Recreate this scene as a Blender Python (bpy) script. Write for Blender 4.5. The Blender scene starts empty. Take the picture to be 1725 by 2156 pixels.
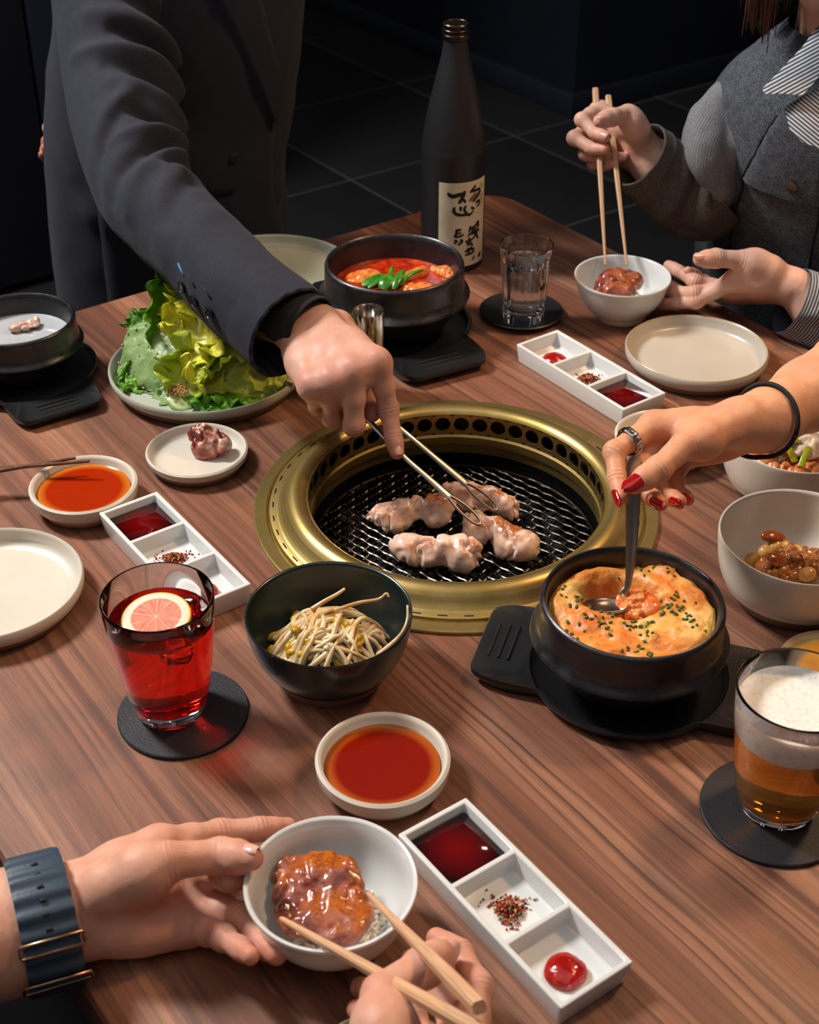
import bpy, bmesh, math, random
import numpy as np
from mathutils import Vector, Matrix, Euler
SC = bpy.context.scene
COL = SC.collection
TZ = 0.74                      # height of the table top above the floor
PI = math.pi
# ---------------------------------------------------------------- camera, light, exposure
cd = bpy.data.cameras.new('camera'); cam = bpy.data.objects.new('camera', cd); COL.objects.link(cam)
cam.location = (0, 0, TZ + .748); cam.rotation_euler = (math.radians(55), 0, 0)
cd.sensor_fit = 'VERTICAL'; cd.sensor_height = 36; cd.sensor_width = 36; cd.lens = 50; cd.clip_start = .05
cd.dof.use_dof = True; cd.dof.focus_distance = 1.2; cd.dof.aperture_fstop = 13
SC.camera = cam
w = bpy.data.worlds.new('world'); SC.world = w; w.use_nodes = True
w.node_tree.nodes['Background'].inputs[0].default_value = (.72, .76, .86, 1)
w.node_tree.nodes['Background'].inputs[1].default_value = .085
def area(name, loc, target, size, power, col, sy=None, spread=180):
    l = bpy.data.lights.new(name, 'AREA'); l.energy = power; l.color = col
    l.shape = 'RECTANGLE'; l.size = size; l.size_y = sy or size; l.spread = math.radians(spread)
    o = bpy.data.objects.new(name, l); COL.objects.link(o); o.location = loc
    o.rotation_euler = (Vector(target) - Vector(loc)).to_track_quat('-Z', 'Y').to_euler(); return o
area('softbox_light', (-1.5, 1.72, TZ + 1.95), (0, 1.0, TZ), .34, 84, (1, .965, .93), .55)
area('pendant_light', (1.0, 1.35, TZ + 1.45), (.2, 1.0, TZ), .2, 15, (1, .62, .32))
area('overhead_fill', (-.35, .3, TZ + 2.2), (0, 1.0, TZ), 2.2, 10, (1, .95, .92))  # broad overhead fill, added to lift shade and widen reflections
for k_, (x_, y_) in enumerate(((-1.1, .5), (.75, 2.5), (1.15, .9))): area('added_highlight_lamp', (x_, y_, TZ + 1.9), (x_*.6, y_, TZ), .11, 1.6, (1, .86, .68))  # small lamps added to put highlights on metal and glass
SC.view_settings.view_transform = 'Standard'; SC.view_settings.look = 'None'
SC.view_settings.exposure = 0.0; SC.view_settings.gamma = 1; SC.view_settings.use_curve_mapping = False
SC.cycles.use_denoising = True; SC.cycles.max_bounces = 12; SC.cycles.transmission_bounces = 12
SC.cycles.diffuse_bounces = 4; SC.cycles.glossy_bounces = 5; SC.cycles.blur_glossy = .06; SC.cycles.sample_clamp_indirect = 30
SC.cycles.use_adaptive_sampling = True; SC.cycles.adaptive_threshold = .015
# ---------------------------------------------------------------- materials
def L(h):
    c = [int(h[i:i+2], 16)/255 for i in (0, 2, 4)]
    return tuple(x/12.92 if x <= .04045 else ((x+.055)/1.055)**2.4 for x in c) + (1,)
class N:
    """short wrapper for a node tree"""
    def __init__(s, name):
        s.m = bpy.data.materials.new(name); s.m.use_nodes = True; s.t = s.m.node_tree
        s.b = s.t.nodes['Principled BSDF']; s.out = s.t.nodes['Material Output']
    def n(s, typ, ins=None, **kw):
        nd = s.t.nodes.new(typ)
        for k, v in kw.items(): setattr(nd, k, v)
        for k, v in (ins or {}).items():
            if hasattr(v, 'is_output'): s.t.links.new(v, nd.inputs[k])
            else: nd.inputs[k].default_value = v
        return nd
    def set(s, **kw):
        for k, v in kw.items():
            i = s.b.inputs[k.replace('_', ' ')]
            if hasattr(v, 'is_output'): s.t.links.new(v, i)
            else: i.default_value = v
        return s
    def co(s, scale=(1, 1, 1), rot=(0, 0, 0), src='Object', loc=(0, 0, 0)):
        tc = s.n('ShaderNodeTexCoord')
        return s.n('ShaderNodeMapping', {0: tc.outputs[src], 1: loc, 2: rot, 3: scale}).outputs[0]
    def att(s, name): return s.n('ShaderNodeAttribute', attribute_name=name)
    def noise(s, vec, scale=5, detail=3, rough=.5, dist=0):
        return s.n('ShaderNodeTexNoise', {'Vector': vec, 'Scale': scale, 'Detail': detail, 'Roughness': rough, 'Distortion': dist}).outputs[0]
    def ramp(s, fac, stops, interp='LINEAR'):
        r = s.n('ShaderNodeValToRGB', {0: fac}); r.color_ramp.interpolation = interp
        e = r.color_ramp.elements
        while len(e) < len(stops): e.new(.5)
        for q, (p, c) in zip(e, stops): q.position = p; q.color = L(c) if isinstance(c, str) else c
        return r.outputs[0]
    def val(s, fac, a, b, lo=0., hi=1.):
        return s.n('ShaderNodeMapRange', {0: fac, 1: a, 2: b, 3: lo, 4: hi}).outputs[0]
    def math(s, op, a, b=0.):
        return s.n('ShaderNodeMath', {0: a, 1: b}, operation=op).outputs[0]
    def mix(s, fac, a, b, mode='MIX'):
        nd = s.n('ShaderNodeMix', data_type='RGBA', blend_type=mode)
        for i, v in ((0, fac), (6, a), (7, b)):
            if isinstance(v, str): v = L(v)
            if hasattr(v, 'is_output'): s.t.links.new(v, nd.inputs[i])
            else: nd.inputs[i].default_value = v
        return nd.outputs[2]
    def bump(s, h, strength=.3, dist=.001):
        s.t.links.new(s.n('ShaderNodeBump', {'Height': h, 'Strength': strength, 'Distance': dist}).outputs[0], s.b.inputs['Normal']); return s
def M(name, col, rough=.5, metal=0., var=None, bump=None, coat=0., trans=0., ior=1.45, sss=0., rvar=None, spec=.5):
    """plain material; var = (scale, other colour, lo, hi), bump = (scale, distance)"""
    q = N(name); c = L(col)
    q.set(Base_Color=c, Roughness=rough, Metallic=metal, Coat_Weight=coat, Transmission_Weight=trans, IOR=ior, Specular_IOR_Level=spec)
    q.b.inputs['Coat Roughness'].default_value = .08
    if sss:
        q.set(Subsurface_Weight=sss, Subsurface_Scale=.004); q.b.inputs['Subsurface Radius'].default_value = (1, .45, .25)
    if var:
        f = q.val(q.noise(q.co(), var[0], 4, .6), var[2], var[3]); q.set(Base_Color=q.mix(f, c, var[1]))
    if rvar: q.set(Roughness=q.val(q.noise(q.co(), rvar[0], 3), .3, .7, rvar[1], rvar[2]))
    if bump: q.bump(q.noise(q.co(), bump[0], 4, .6), .6, bump[1])
    return q.m
# ---------------------------------------------------------------- object helpers
def tag(o, label=None, cat=None, group=None, kind=None):
    if label: o['label'] = label
    if cat: o['category'] = cat
    if group: o['group'] = group
    if kind: o['kind'] = kind
    return o
def ob(name, me, mat=None, parent=None, loc=(0, 0, 0), rot=(0, 0, 0), smooth=40, world=False, **k):
    if isinstance(me, bmesh.types.BMesh):
        bm = me; bmesh.ops.recalc_face_normals(bm, faces=bm.faces[:])
        me = bpy.data.meshes.new(name); bm.to_mesh(me); bm.free()
    if world and parent is not None: me.transform(Matrix.Translation(-Vector(parent.location)))
    if mat and not me.materials: me.materials.append(mat)
    if smooth and len(me.polygons):
        me.polygons.foreach_set('use_smooth', np.ones(len(me.polygons), bool))
        if smooth < 180: me.set_sharp_from_angle(angle=math.radians(smooth))
    o = bpy.data.objects.new(name, me); COL.objects.link(o); o.location = loc; o.rotation_euler = rot
    if parent is not None: o.parent = parent
    return tag(o, **k)
def emp(name, loc, label, cat, rotz=0, group=None):
    o = bpy.data.objects.new(name, None); COL.objects.link(o); o.location = loc; o.rotation_euler = (0, 0, rotz)
    o.empty_display_size = .02
    return tag(o, label, cat, group)
def dup(root, loc, rot=None, label=None, scale=None):
    r = root.copy(); COL.objects.link(r); r.location = loc
    if rot is not None: r.rotation_euler = rot
    if label: r['label'] = label
    if scale: r.scale = (scale,)*3
    for ch in root.children:
        c = ch.copy(); COL.objects.link(c); c.parent = r
        for g in ch.children:
            d = g.copy(); COL.objects.link(d); d.parent = c
    return r
def mesh_np(name, V, Q, attrs=None):
    me = bpy.data.meshes.new(name); V = np.asarray(V, np.float32); Q = np.asarray(Q, np.int32)
    k = Q.shape[1]
    me.vertices.add(len(V)); me.vertices.foreach_set('co', V.ravel())
    me.loops.add(Q.size); me.loops.foreach_set('vertex_index', Q.ravel())
    me.polygons.add(len(Q)); me.polygons.foreach_set('loop_start', np.arange(0, Q.size, k, dtype=np.int32))
    for nm, a in (attrs or {}).items():
        a = np.asarray(a, np.float32)
        t = me.attributes.new(nm, 'FLOAT' if a.ndim == 1 else 'FLOAT_VECTOR', 'POINT')
        t.data.foreach_set('value' if a.ndim == 1 else 'vector', a.ravel())
    me.update(calc_edges=True); me.validate(); return me
def lathe(prof, n=64, name='lathe', close=False):
    """profile [(r, z)] turned about z; r = 0 at an end closes it"""
    bm = bmesh.new(); rings = []
    for r, z in prof:
        if r < 1e-6: rings.append([bm.verts.new((0, 0, z))])
        else: rings.append([bm.verts.new((r*math.cos(2*PI*i/n), r*math.sin(2*PI*i/n), z)) for i in range(n)])
    if close: rings.append(rings[0])
    for a, b in zip(rings, rings[1:]):
        for i in range(n):
            j = (i+1) % n
            if len(a) == 1 and len(b) == 1: continue
            if len(a) == 1: bm.faces.new((a[0], b[i], b[j]))
            elif len(b) == 1: bm.faces.new((a[i], b[0], a[j]))
            else: bm.faces.new((a[i], b[i], b[j], a[j]))
    return bm
def arc(p):
    """smooth a profile by Catmull-Rom, 4 steps a segment"""
    return spline(p, 4)
def spline(pts, k=6):
    P = np.array(pts, float); out = []
    n = len(P)
    for i in range(n-1):
        a, b, c, d = P[max(i-1, 0)], P[i], P[i+1], P[min(i+2, n-1)]
        for j in range(k):
            t = j/k
            out.append(.5*((2*b)+(c-a)*t+(2*a-5*b+4*c-d)*t*t+(-a+3*b-3*c+d)*t**3))
    out.append(P[-1]); return np.array(out)
def frames(C, up):
    T = np.gradient(C, axis=0); T /= np.linalg.norm(T, axis=1)[:, None] + 1e-12
    U = np.array(up, float); U = np.broadcast_to(U, T.shape).copy() if U.ndim == 1 else U
    U = U - (U*T).sum(1)[:, None]*T; U /= np.linalg.norm(U, axis=1)[:, None] + 1e-12
    return T, U, np.cross(T, U)
def tube(pts, rad, n=8, up=(0, 0, 1), flat=1.0, cap=True, bm=None):
    C = np.array(pts, float); m = len(C); rad = np.broadcast_to(np.array(rad, float), (m,))
    T, U, W = frames(C, up); bm = bm or bmesh.new(); rings = []
    for i in range(m):
        rings.append([bm.verts.new(C[i]+rad[i]*(flat*math.cos(2*PI*j/n)*U[i]+math.sin(2*PI*j/n)*W[i])) for j in range(n)])
    for a, b in zip(rings, rings[1:]):
        for j in range(n): bm.faces.new((a[j], a[(j+1) % n], b[(j+1) % n], b[j]))
    if cap:
        bm.faces.new(rings[0][::-1]); bm.faces.new(rings[-1])
    return bm
def box(sx, sy, sz, bev=0., c=(0, 0, 0), seg=2, bm=None, mat=None):
    b2 = bmesh.new(); bmesh.ops.create_cube(b2, size=1)
    for v in b2.verts: v.co = Vector((v.co.x*sx+c[0], v.co.y*sy+c[1], v.co.z*sz+c[2]))
    if bev: bmesh.ops.bevel(b2, geom=b2.edges[:], offset=bev, segments=seg, affect='EDGES', profile=.5)
    if mat is not None: b2.transform(mat)
    if bm is None: return b2
    me = bpy.data.meshes.new('t'); b2.to_mesh(me); b2.free(); bm.from_mesh(me); bpy.data.meshes.remove(me); return bm
def ell(r, c=(0, 0, 0), seg=12, rings=8, bm=None, rot=None):
    m = Matrix.Translation(c) @ (rot.to_matrix().to_4x4() if rot is not None else Matrix()) @ Matrix.Diagonal((*r, 1))
    bm = bm or bmesh.new(); bmesh.ops.create_uvsphere(bm, u_segments=seg, v_segments=rings, radius=1, matrix=m); return bm
# ---------------------------------------------------------------- noise and signed distance fields -> smooth meshes
def vnoise(P, seed=0):
    P = np.asarray(P, np.float64); i = np.floor(P).astype(np.int64); f = P-i; f = f*f*(3-2*f); r = 0
    def h(a):
        x = (a[:, 0]*374761393 + a[:, 1]*668265263 + a[:, 2]*2147483647 + seed*974711) & 0xFFFFFFFF
        x = ((x ^ (x >> 13))*1274126177) & 0xFFFFFFFF
        return ((x ^ (x >> 16)) & 0xFFFF)/65535.
    for dx in (0, 1):
        for dy in (0, 1):
            for dz in (0, 1):
                wt = (f[:, 0] if dx else 1-f[:, 0])*(f[:, 1] if dy else 1-f[:, 1])*(f[:, 2] if dz else 1-f[:, 2])
                r = r + wt*h(i+np.array([dx, dy, dz]))
    return r*2-1
def fbm(P, sc, seed=0, oct=3):
    P = np.asarray(P)*sc; r = 0; a = 1.
    for k in range(oct): r = r+a*vnoise(P, seed+k*7); P = P*2.03+5.1; a *= .5
    return r/1.75
class Field:
    def __init__(s, lo, hi, h):
        s.h = h; s.o = np.array(lo, float); s.n = np.ceil((np.array(hi)-s.o)/h).astype(int)+1
        s.F = np.full(s.n, 1., np.float32); s.ax = [s.o[i]+h*np.arange(s.n[i]) for i in range(3)]
    def sub(s, lo, hi):
        sl = []
        for i in range(3):
            a = max(int((lo[i]-s.o[i])/s.h), 0); b = min(int((hi[i]-s.o[i])/s.h)+2, s.n[i])
            if b <= a: return None
            sl.append(slice(a, b))
        g = [s.ax[i][sl[i]].astype(np.float32).reshape([-1 if j == i else 1 for j in range(3)]) for i in range(3)]
        return tuple(sl), g
    def put(s, sl, d, k, op='add'):
        A = s.F[sl]
        if op == 'cut': A = -A
        if k > 0:
            h = np.maximum(k-np.abs(A-d), 0)/k; r = np.minimum(A, d)-h*h*k*.25
        else: r = np.minimum(A, d)
        s.F[sl] = -r if op == 'cut' else r
    def cone(s, a, b, ra, rb, k=.004, op='add'):
        a = np.array(a, float); b = np.array(b, float); m = max(ra, rb)+k+2.5*s.h
        q = s.sub(np.minimum(a, b)-m, np.maximum(a, b)+m)
        if q is None: return
        sl, g = q; ab = b-a; L2 = max((ab*ab).sum(), 1e-12)
        t = np.clip(((g[0]-a[0])*ab[0]+(g[1]-a[1])*ab[1]+(g[2]-a[2])*ab[2])/L2, 0, 1)
        d = np.sqrt((g[0]-a[0]-t*ab[0])**2+(g[1]-a[1]-t*ab[1])**2+(g[2]-a[2]-t*ab[2])**2)-(ra+t*(rb-ra))
        s.put(sl, d, k, op)
    def ball(s, c, r, k=.004, op='add'): s.cone(c, c, r, r, k, op)
    def ell(s, c, r, rot=None, k=.004, op='add'):
        c = np.array(c, float); r = np.array(r, float); m = r.max()+k+2.5*s.h
        q = s.sub(c-m, c+m)
        if q is None: return
        sl, g = q; X, Y, Z = g[0]-c[0], g[1]-c[1], g[2]-c[2]
        R = np.array(rot.to_matrix()) if rot is not None else np.eye(3)
        u = [X*R[0, i]+Y*R[1, i]+Z*R[2, i] for i in range(3)]
        k0 = np.sqrt(sum((u[i]/r[i])**2 for i in range(3))); k1 = np.sqrt(sum((u[i]/r[i]**2)**2 for i in range(3)))+1e-9
        s.put(sl, k0*(k0-1)/k1, k, op)
    def merge(s, o, k):
        h = np.maximum(k-np.abs(s.F-o.F), 0)/k; s.F = np.minimum(s.F, o.F)-h*h*k*.25
    def like(s):
        o = Field.__new__(Field); o.h, o.o, o.n, o.ax = s.h, s.o, s.n, s.ax; o.F = np.full(s.n, 1., np.float32); return o
    def mesh(s):
        """surface nets"""
        F = s.F; S = F < 0; n = F.shape
        c = S[:-1, :-1, :-1].astype(np.int8)
        for dx in (0, 1):
            for dy in (0, 1):
                for dz in (0, 1):
                    if dx+dy+dz: c = c+S[dx:n[0]-1+dx, dy:n[1]-1+dy, dz:n[2]-1+dz]
        act = np.argwhere((c > 0) & (c < 8)); idx = np.full(c.shape, -1, np.int32); idx[tuple(act.T)] = np.arange(len(act))
        acc = np.zeros((len(act), 3)); cnt = np.zeros(len(act))
        E = [((0, 0, 0), a) for a in range(3)]+[((1, 0, 0), 1), ((1, 0, 0), 2), ((0, 1, 0), 0), ((0, 1, 0), 2), ((0, 0, 1), 0), ((0, 0, 1), 1), ((1, 1, 0), 2), ((1, 0, 1), 1), ((0, 1, 1), 0)]
        for off, a in E:
            p = act+np.array(off); q = p.copy(); q[:, a] += 1
            f0 = F[tuple(p.T)]; f1 = F[tuple(q.T)]; m = (f0 < 0) != (f1 < 0)
            t = f0[m]/(f0[m]-f1[m]); pt = p[m].astype(float); pt[:, a] += t
            acc[m] += pt; cnt[m] += 1
        V = s.o+s.h*acc/cnt[:, None]; quads = []
        for a in range(3):
            b, d = (a+1) % 3, (a+2) % 3
            lo = [slice(None)]*3; hi = [slice(None)]*3; lo[a] = slice(0, -1); hi[a] = slice(1, None)
            s0 = S[tuple(lo)]; s1 = S[tuple(hi)]
            e = np.argwhere(s0 != s1); e = e[(e[:, b] > 0) & (e[:, d] > 0) & (e[:, b] < n[b]-1) & (e[:, d] < n[d]-1)]
            if not len(e): continue
            fl = s0[tuple(e.T)]; eb = np.zeros(3, int); eb[b] = 1; ed = np.zeros(3, int); ed[d] = 1
            q = np.stack([idx[tuple((e-eb-ed).T)], idx[tuple((e-ed).T)], idx[tuple(e.T)], idx[tuple((e-eb).T)]], 1)
            q[~fl] = q[~fl][:, ::-1]; quads.append(q)
        return V, np.concatenate(quads)
def vnormals(V, Q):
    n = np.cross(V[Q[:, 2]]-V[Q[:, 0]], V[Q[:, 3]]-V[Q[:, 1]]); N_ = np.zeros_like(V)
    for i in range(4): np.add.at(N_, Q[:, i], n)
    return N_/(np.linalg.norm(N_, axis=1)[:, None]+1e-12)
def relax(V, Q, it=2):
    for _ in range(it):
        A = np.zeros_like(V); c = np.zeros(len(V))
        for i in range(4):
            for j in (1, 3): np.add.at(A, Q[:, i], V[Q[:, (i+j) % 4]]); np.add.at(c, Q[:, i], 1)
        V = .5*V+.5*A/np.maximum(c, 1)[:, None]
    return V
# joint positions in metres: wrist, then knuckle to tip of thumb, index, middle, ring and little finger; forearm points with radii
HANDS = {
 'tongs': {
  'w': (-0.0982, 1.2075, 0.8553),
  'th': [(-0.0708, 1.2259, 0.8467), (-0.0418, 1.1886, 0.8283), (-0.0315, 1.1598, 0.8112), (-0.0351, 1.135, 0.8043)],
  'ix': [(-0.0282, 1.1341, 0.8586), (-0.0195, 1.1276, 0.8139), (-0.0146, 1.1101, 0.7939), (-0.0115, 1.0975, 0.7864)],
  'mi': [(-0.0504, 1.1232, 0.8553), (-0.0506, 1.1104, 0.807), (-0.0491, 1.1385, 0.7939), (-0.0427, 1.1613, 0.7905)],
  'ri': [(-0.0701, 1.1178, 0.8476), (-0.071, 1.1282, 0.8048), (-0.0676, 1.1526, 0.7895), (-0.0613, 1.174, 0.784)],
  'pi': [(-0.0888, 1.1195, 0.8412), (-0.0853, 1.1384, 0.812), (-0.0799, 1.1554, 0.8009), (-0.0737, 1.1726, 0.7959)],
  'fore': [(-0.1414, 1.2643, 0.8528, 0.03), (-0.1852, 1.3275, 0.8559, 0.034)],
 },
 'spoon': {
  'w': (0.2642, 0.9554, 0.9033),
  'th': [(0.2411, 0.9358, 0.9102), (0.2074, 0.9094, 0.9126), (0.1858, 0.8886, 0.9048), (0.1673, 0.8762, 0.899)],
  'ix': [(0.1897, 0.9458, 0.907), (0.1572, 0.9201, 0.9003), (0.1573, 0.8985, 0.8897), (0.1591, 0.8801, 0.8852)],
  'mi': [(0.1995, 0.9592, 0.8913), (0.1775, 0.9218, 0.8843), (0.1802, 0.8968, 0.8778), (0.1886, 0.8788, 0.8805)],
  'ri': [(0.2113, 0.9693, 0.8761), (0.1936, 0.934, 0.8696), (0.1985, 0.9098, 0.8663), (0.206, 0.8935, 0.8726)],
  'pi': [(0.2234, 0.9759, 0.8628), (0.2118, 0.9466, 0.8567), (0.2137, 0.9278, 0.8548), (0.2171, 0.9132, 0.8603)],
  'fore': [(0.2829, 0.9676, 0.8998, 0.0205), (0.3273, 1.0135, 0.8957, 0.0255), (0.3789, 1.0621, 0.8953, 0.031), (0.5156, 1.179, 0.9053, 0.041)],
 },
 'picks': {
  'w': (0.2714, 1.6015, 0.881),
  'th': [(0.2614, 1.5876, 0.91), (0.2489, 1.5891, 0.9295), (0.2287, 1.5672, 0.9334), (0.2119, 1.5515, 0.9346)],
  'ix': [(0.2226, 1.6367, 0.9174), (0.1993, 1.6042, 0.9175), (0.2123, 1.5863, 0.9083), (0.2242, 1.5715, 0.9092)],
  'mi': [(0.2191, 1.6427, 0.8981), (0.1924, 1.6079, 0.8941), (0.21, 1.588, 0.8896), (0.2241, 1.5743, 0.8936)],
  'ri': [(0.2232, 1.6395, 0.883), (0.2065, 1.6036, 0.8773), (0.2287, 1.5924, 0.8753), (0.2476, 1.5872, 0.879)],
  'pi': [(0.2348, 1.6333, 0.8707), (0.2168, 1.6077, 0.8642), (0.2259, 1.5913, 0.8671), (0.2351, 1.5798, 0.8733)],
  'fore': [(0.29, 1.599, 0.8635, 0.024), (0.3128, 1.6002, 0.8443, 0.029)],
 },
 'palm': {
  'w': (0.425, 1.4277, 0.7898),
  'th': [(0.3947, 1.4266, 0.8126), (0.3631, 1.4289, 0.8229), (0.3335, 1.4256, 0.8267), (0.314, 1.4183, 0.8289)],
  'ix': [(0.3575, 1.4292, 0.7989), (0.3179, 1.4261, 0.775), (0.2988, 1.4388, 0.7651), (0.2845, 1.4492, 0.7581)],
  'mi': [(0.3593, 1.4447, 0.7827), (0.3175, 1.4313, 0.7817), (0.2999, 1.4489, 0.7742), (0.2896, 1.4645, 0.7671)],
  'ri': [(0.3593, 1.4598, 0.7711), (0.3207, 1.4559, 0.7842), (0.3053, 1.4753, 0.7872), (0.2959, 1.4919, 0.7871)],
  'pi': [(0.3677, 1.4743, 0.7605), (0.3374, 1.4823, 0.7709), (0.3239, 1.4747, 0.7834), (0.3133, 1.4655, 0.793)],
  'fore': [(0.4497, 1.4178, 0.7756, 0.026), (0.4706, 1.4058, 0.7584, 0.028)],
 },
 'hold': {
  'w': (-0.2131, 0.5869, 0.7693),
  'th': [(-0.1862, 0.59, 0.7894), (-0.1492, 0.5983, 0.8047), (-0.1188, 0.6104, 0.7954), (-0.0985, 0.6011, 0.8042)],
  'ix': [(-0.1622, 0.6344, 0.7795), (-0.128, 0.6596, 0.762), (-0.1023, 0.6672, 0.7583), (-0.084, 0.6762, 0.75)],
  'mi': [(-0.149, 0.6309, 0.7606), (-0.1153, 0.6074, 0.7815), (-0.0929, 0.6175, 0.766), (-0.0822, 0.6288, 0.7505)],
  'ri': [(-0.1353, 0.6141, 0.7506), (-0.1079, 0.5923, 0.7587), (-0.0922, 0.5706, 0.7624), (-0.081, 0.554, 0.7715)],
  'pi': [(-0.1387, 0.5918, 0.7501), (-0.1163, 0.5716, 0.7657), (-0.1035, 0.558, 0.773), (-0.0951, 0.545, 0.7822)],
  'fore': [(-0.2343, 0.578, 0.7705, 0.03), (-0.2541, 0.5721, 0.7673, 0.034), (-0.2904, 0.5686, 0.7571, 0.038), (-0.4371, 0.5753, 0.7056, 0.046)],
 },
 'eat': {
  'w': (-0.0029, 0.3773, 0.7978),
  'th': [(-0.0118, 0.4384, 0.8204), (-0.0148, 0.4901, 0.8193), (0.0082, 0.514, 0.8122), (0.0209, 0.5317, 0.802)],
  'ix': [(0.0324, 0.4763, 0.7874), (0.0391, 0.5197, 0.7864), (0.0299, 0.5451, 0.7848), (0.0166, 0.5592, 0.7801)],
  'mi': [(0.0237, 0.4717, 0.7809), (0.0259, 0.5169, 0.7648), (0.0122, 0.5424, 0.764), (0.0001, 0.5598, 0.758)],
  'ri': [(0.0131, 0.4685, 0.7798), (0.0007, 0.5093, 0.7687), (-0.0177, 0.5303, 0.7667), (-0.0296, 0.5421, 0.7558)],
  'pi': [(0.0025, 0.4626, 0.78), (-0.0056, 0.4955, 0.7681), (-0.0196, 0.5112, 0.7682), (-0.0317, 0.5226, 0.7614)],
  'fore': [(-0.0028, 0.3229, 0.7985, 0.031), (-0.0055, 0.2246, 0.7627, 0.037), (-0.0126, 0.105, 0.7313, 0.045)],
 },
 'back': {
  'w': (-0.4474, 1.8094, 0.7944),
  'th': [(-0.4513, 1.8105, 0.8135), (-0.4625, 1.811, 0.8229), (-0.4731, 1.8278, 0.8251), (-0.4811, 1.8404, 0.8232)],
  'ix': [(-0.46, 1.8238, 0.815), (-0.4669, 1.7955, 0.8222), (-0.4649, 1.7798, 0.8344), (-0.463, 1.7678, 0.8432)],
  'mi': [(-0.4587, 1.8166, 0.8047), (-0.4687, 1.7901, 0.8147), (-0.468, 1.7744, 0.8269), (-0.4654, 1.7618, 0.8347)],
  'ri': [(-0.4574, 1.8112, 0.797), (-0.4687, 1.7859, 0.8086), (-0.4698, 1.7692, 0.8194), (-0.465, 1.7572, 0.8271)],
  'pi': [(-0.4562, 1.8058, 0.7893), (-0.4724, 1.7841, 0.8022), (-0.473, 1.769, 0.8099), (-0.4724, 1.7592, 0.8168)],
  'fore': [(-0.4204, 1.8287, 0.787, 0.028)],
 },
}
# sleeve axes (x, y, z, radius)
AXES = {
 'suit_sleeve': [(-0.368, 1.9025, 1.2064, 0.0793), (-0.3571, 1.809, 1.1337, 0.0743), (-0.3485, 1.7355, 1.0812, 0.0696), (-0.3411, 1.6718, 1.0338, 0.0659), (-0.3352, 1.6271, 0.996, 0.0631), (-0.3295, 1.589, 0.9678, 0.0599), (-0.318, 1.5415, 0.9436, 0.0573), (-0.3017, 1.4807, 0.9177, 0.0525), (-0.2777, 1.4254, 0.8998, 0.0513), (-0.2466, 1.3812, 0.889, 0.0488), (-0.2018, 1.3174, 0.8763, 0.0478), (-0.1584, 1.2555, 0.8664, 0.0467), (-0.113, 1.2034, 0.8529, 0.0478)],
 'shirt_cuff': [(-0.1382, 1.2385, 0.8718, 0.0292), (-0.1191, 1.2225, 0.8662, 0.0304), (-0.0937, 1.2023, 0.8601, 0.031)],
 'jacket_forearm': [(0.3622, 1.588, 0.8357, 0.0425), (0.3454, 1.5863, 0.8245, 0.046), (0.3141, 1.5894, 0.8428, 0.0469), (0.2872, 1.5843, 0.8652, 0.0431), (0.2645, 1.5774, 0.885, 0.0399)],
 'jacket_upper': [(0.4287, 1.6328, 0.9781, 0.0163), (0.4027, 1.6231, 0.9555, 0.0284), (0.3727, 1.6018, 0.9251, 0.0404), (0.3519, 1.577, 0.8948, 0.0403), (0.3535, 1.5754, 0.8612, 0.0331), (0.3556, 1.5785, 0.8308, 0.0245)],
 'striped_cuff': [(0.5544, 1.4158, 0.7204, 0.0508), (0.4842, 1.4135, 0.7521, 0.0443), (0.4444, 1.4142, 0.7705, 0.0404), (0.4205, 1.4151, 0.7805, 0.0387)],
}
TG = [(-0.072, 1.1557, 0.0849), (-0.0055, 1.1044, 0.0378), (0.0643, 1.0638, -0.0097), (-0.0673, 1.1673, 0.0823), (-0.0082, 1.1292, 0.0523), (0.0809, 1.0894, -0.0115)]
OUT = {
 'collar': [(0.3603, 1.4399, 1.0077), (0.364, 1.4342, 1.0048), (0.3809, 1.4305, 1.0065), (0.3991, 1.4255, 1.0062), (0.4157, 1.4394, 1.0192), (0.4303, 1.4617, 1.0388), (0.4431, 1.4965, 1.0623), (0.4249, 1.4987, 1.0568), (0.4055, 1.4771, 1.0399), (0.383, 1.4575, 1.0241)],
 'placket': [(0.3855, 1.4365, 0.9906), (0.4041, 1.4427, 0.9994), (0.4236, 1.4491, 1.0086), (0.4456, 1.4463, 1.0046), (0.4419, 1.3969, 0.955), (0.4192, 1.4003, 0.9598), (0.4016, 1.4068, 0.9639), (0.3903, 1.4186, 0.972)],
 'hair': [(0.3621, 1.5274, 1.1066), (0.3621, 1.5049, 1.0744), (0.3889, 1.4863, 1.0652), (0.4177, 1.49, 1.0879)],
 'hairtie': [(0.282, 0.9655, 0.9003), (0.2958, 0.9784, 0.8995)],
 'watch': [(-0.2343, 0.578, 0.7705), (-0.2285, 0.5811, 0.7697), (-0.2131, 0.5869, 0.7693)],
}
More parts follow.
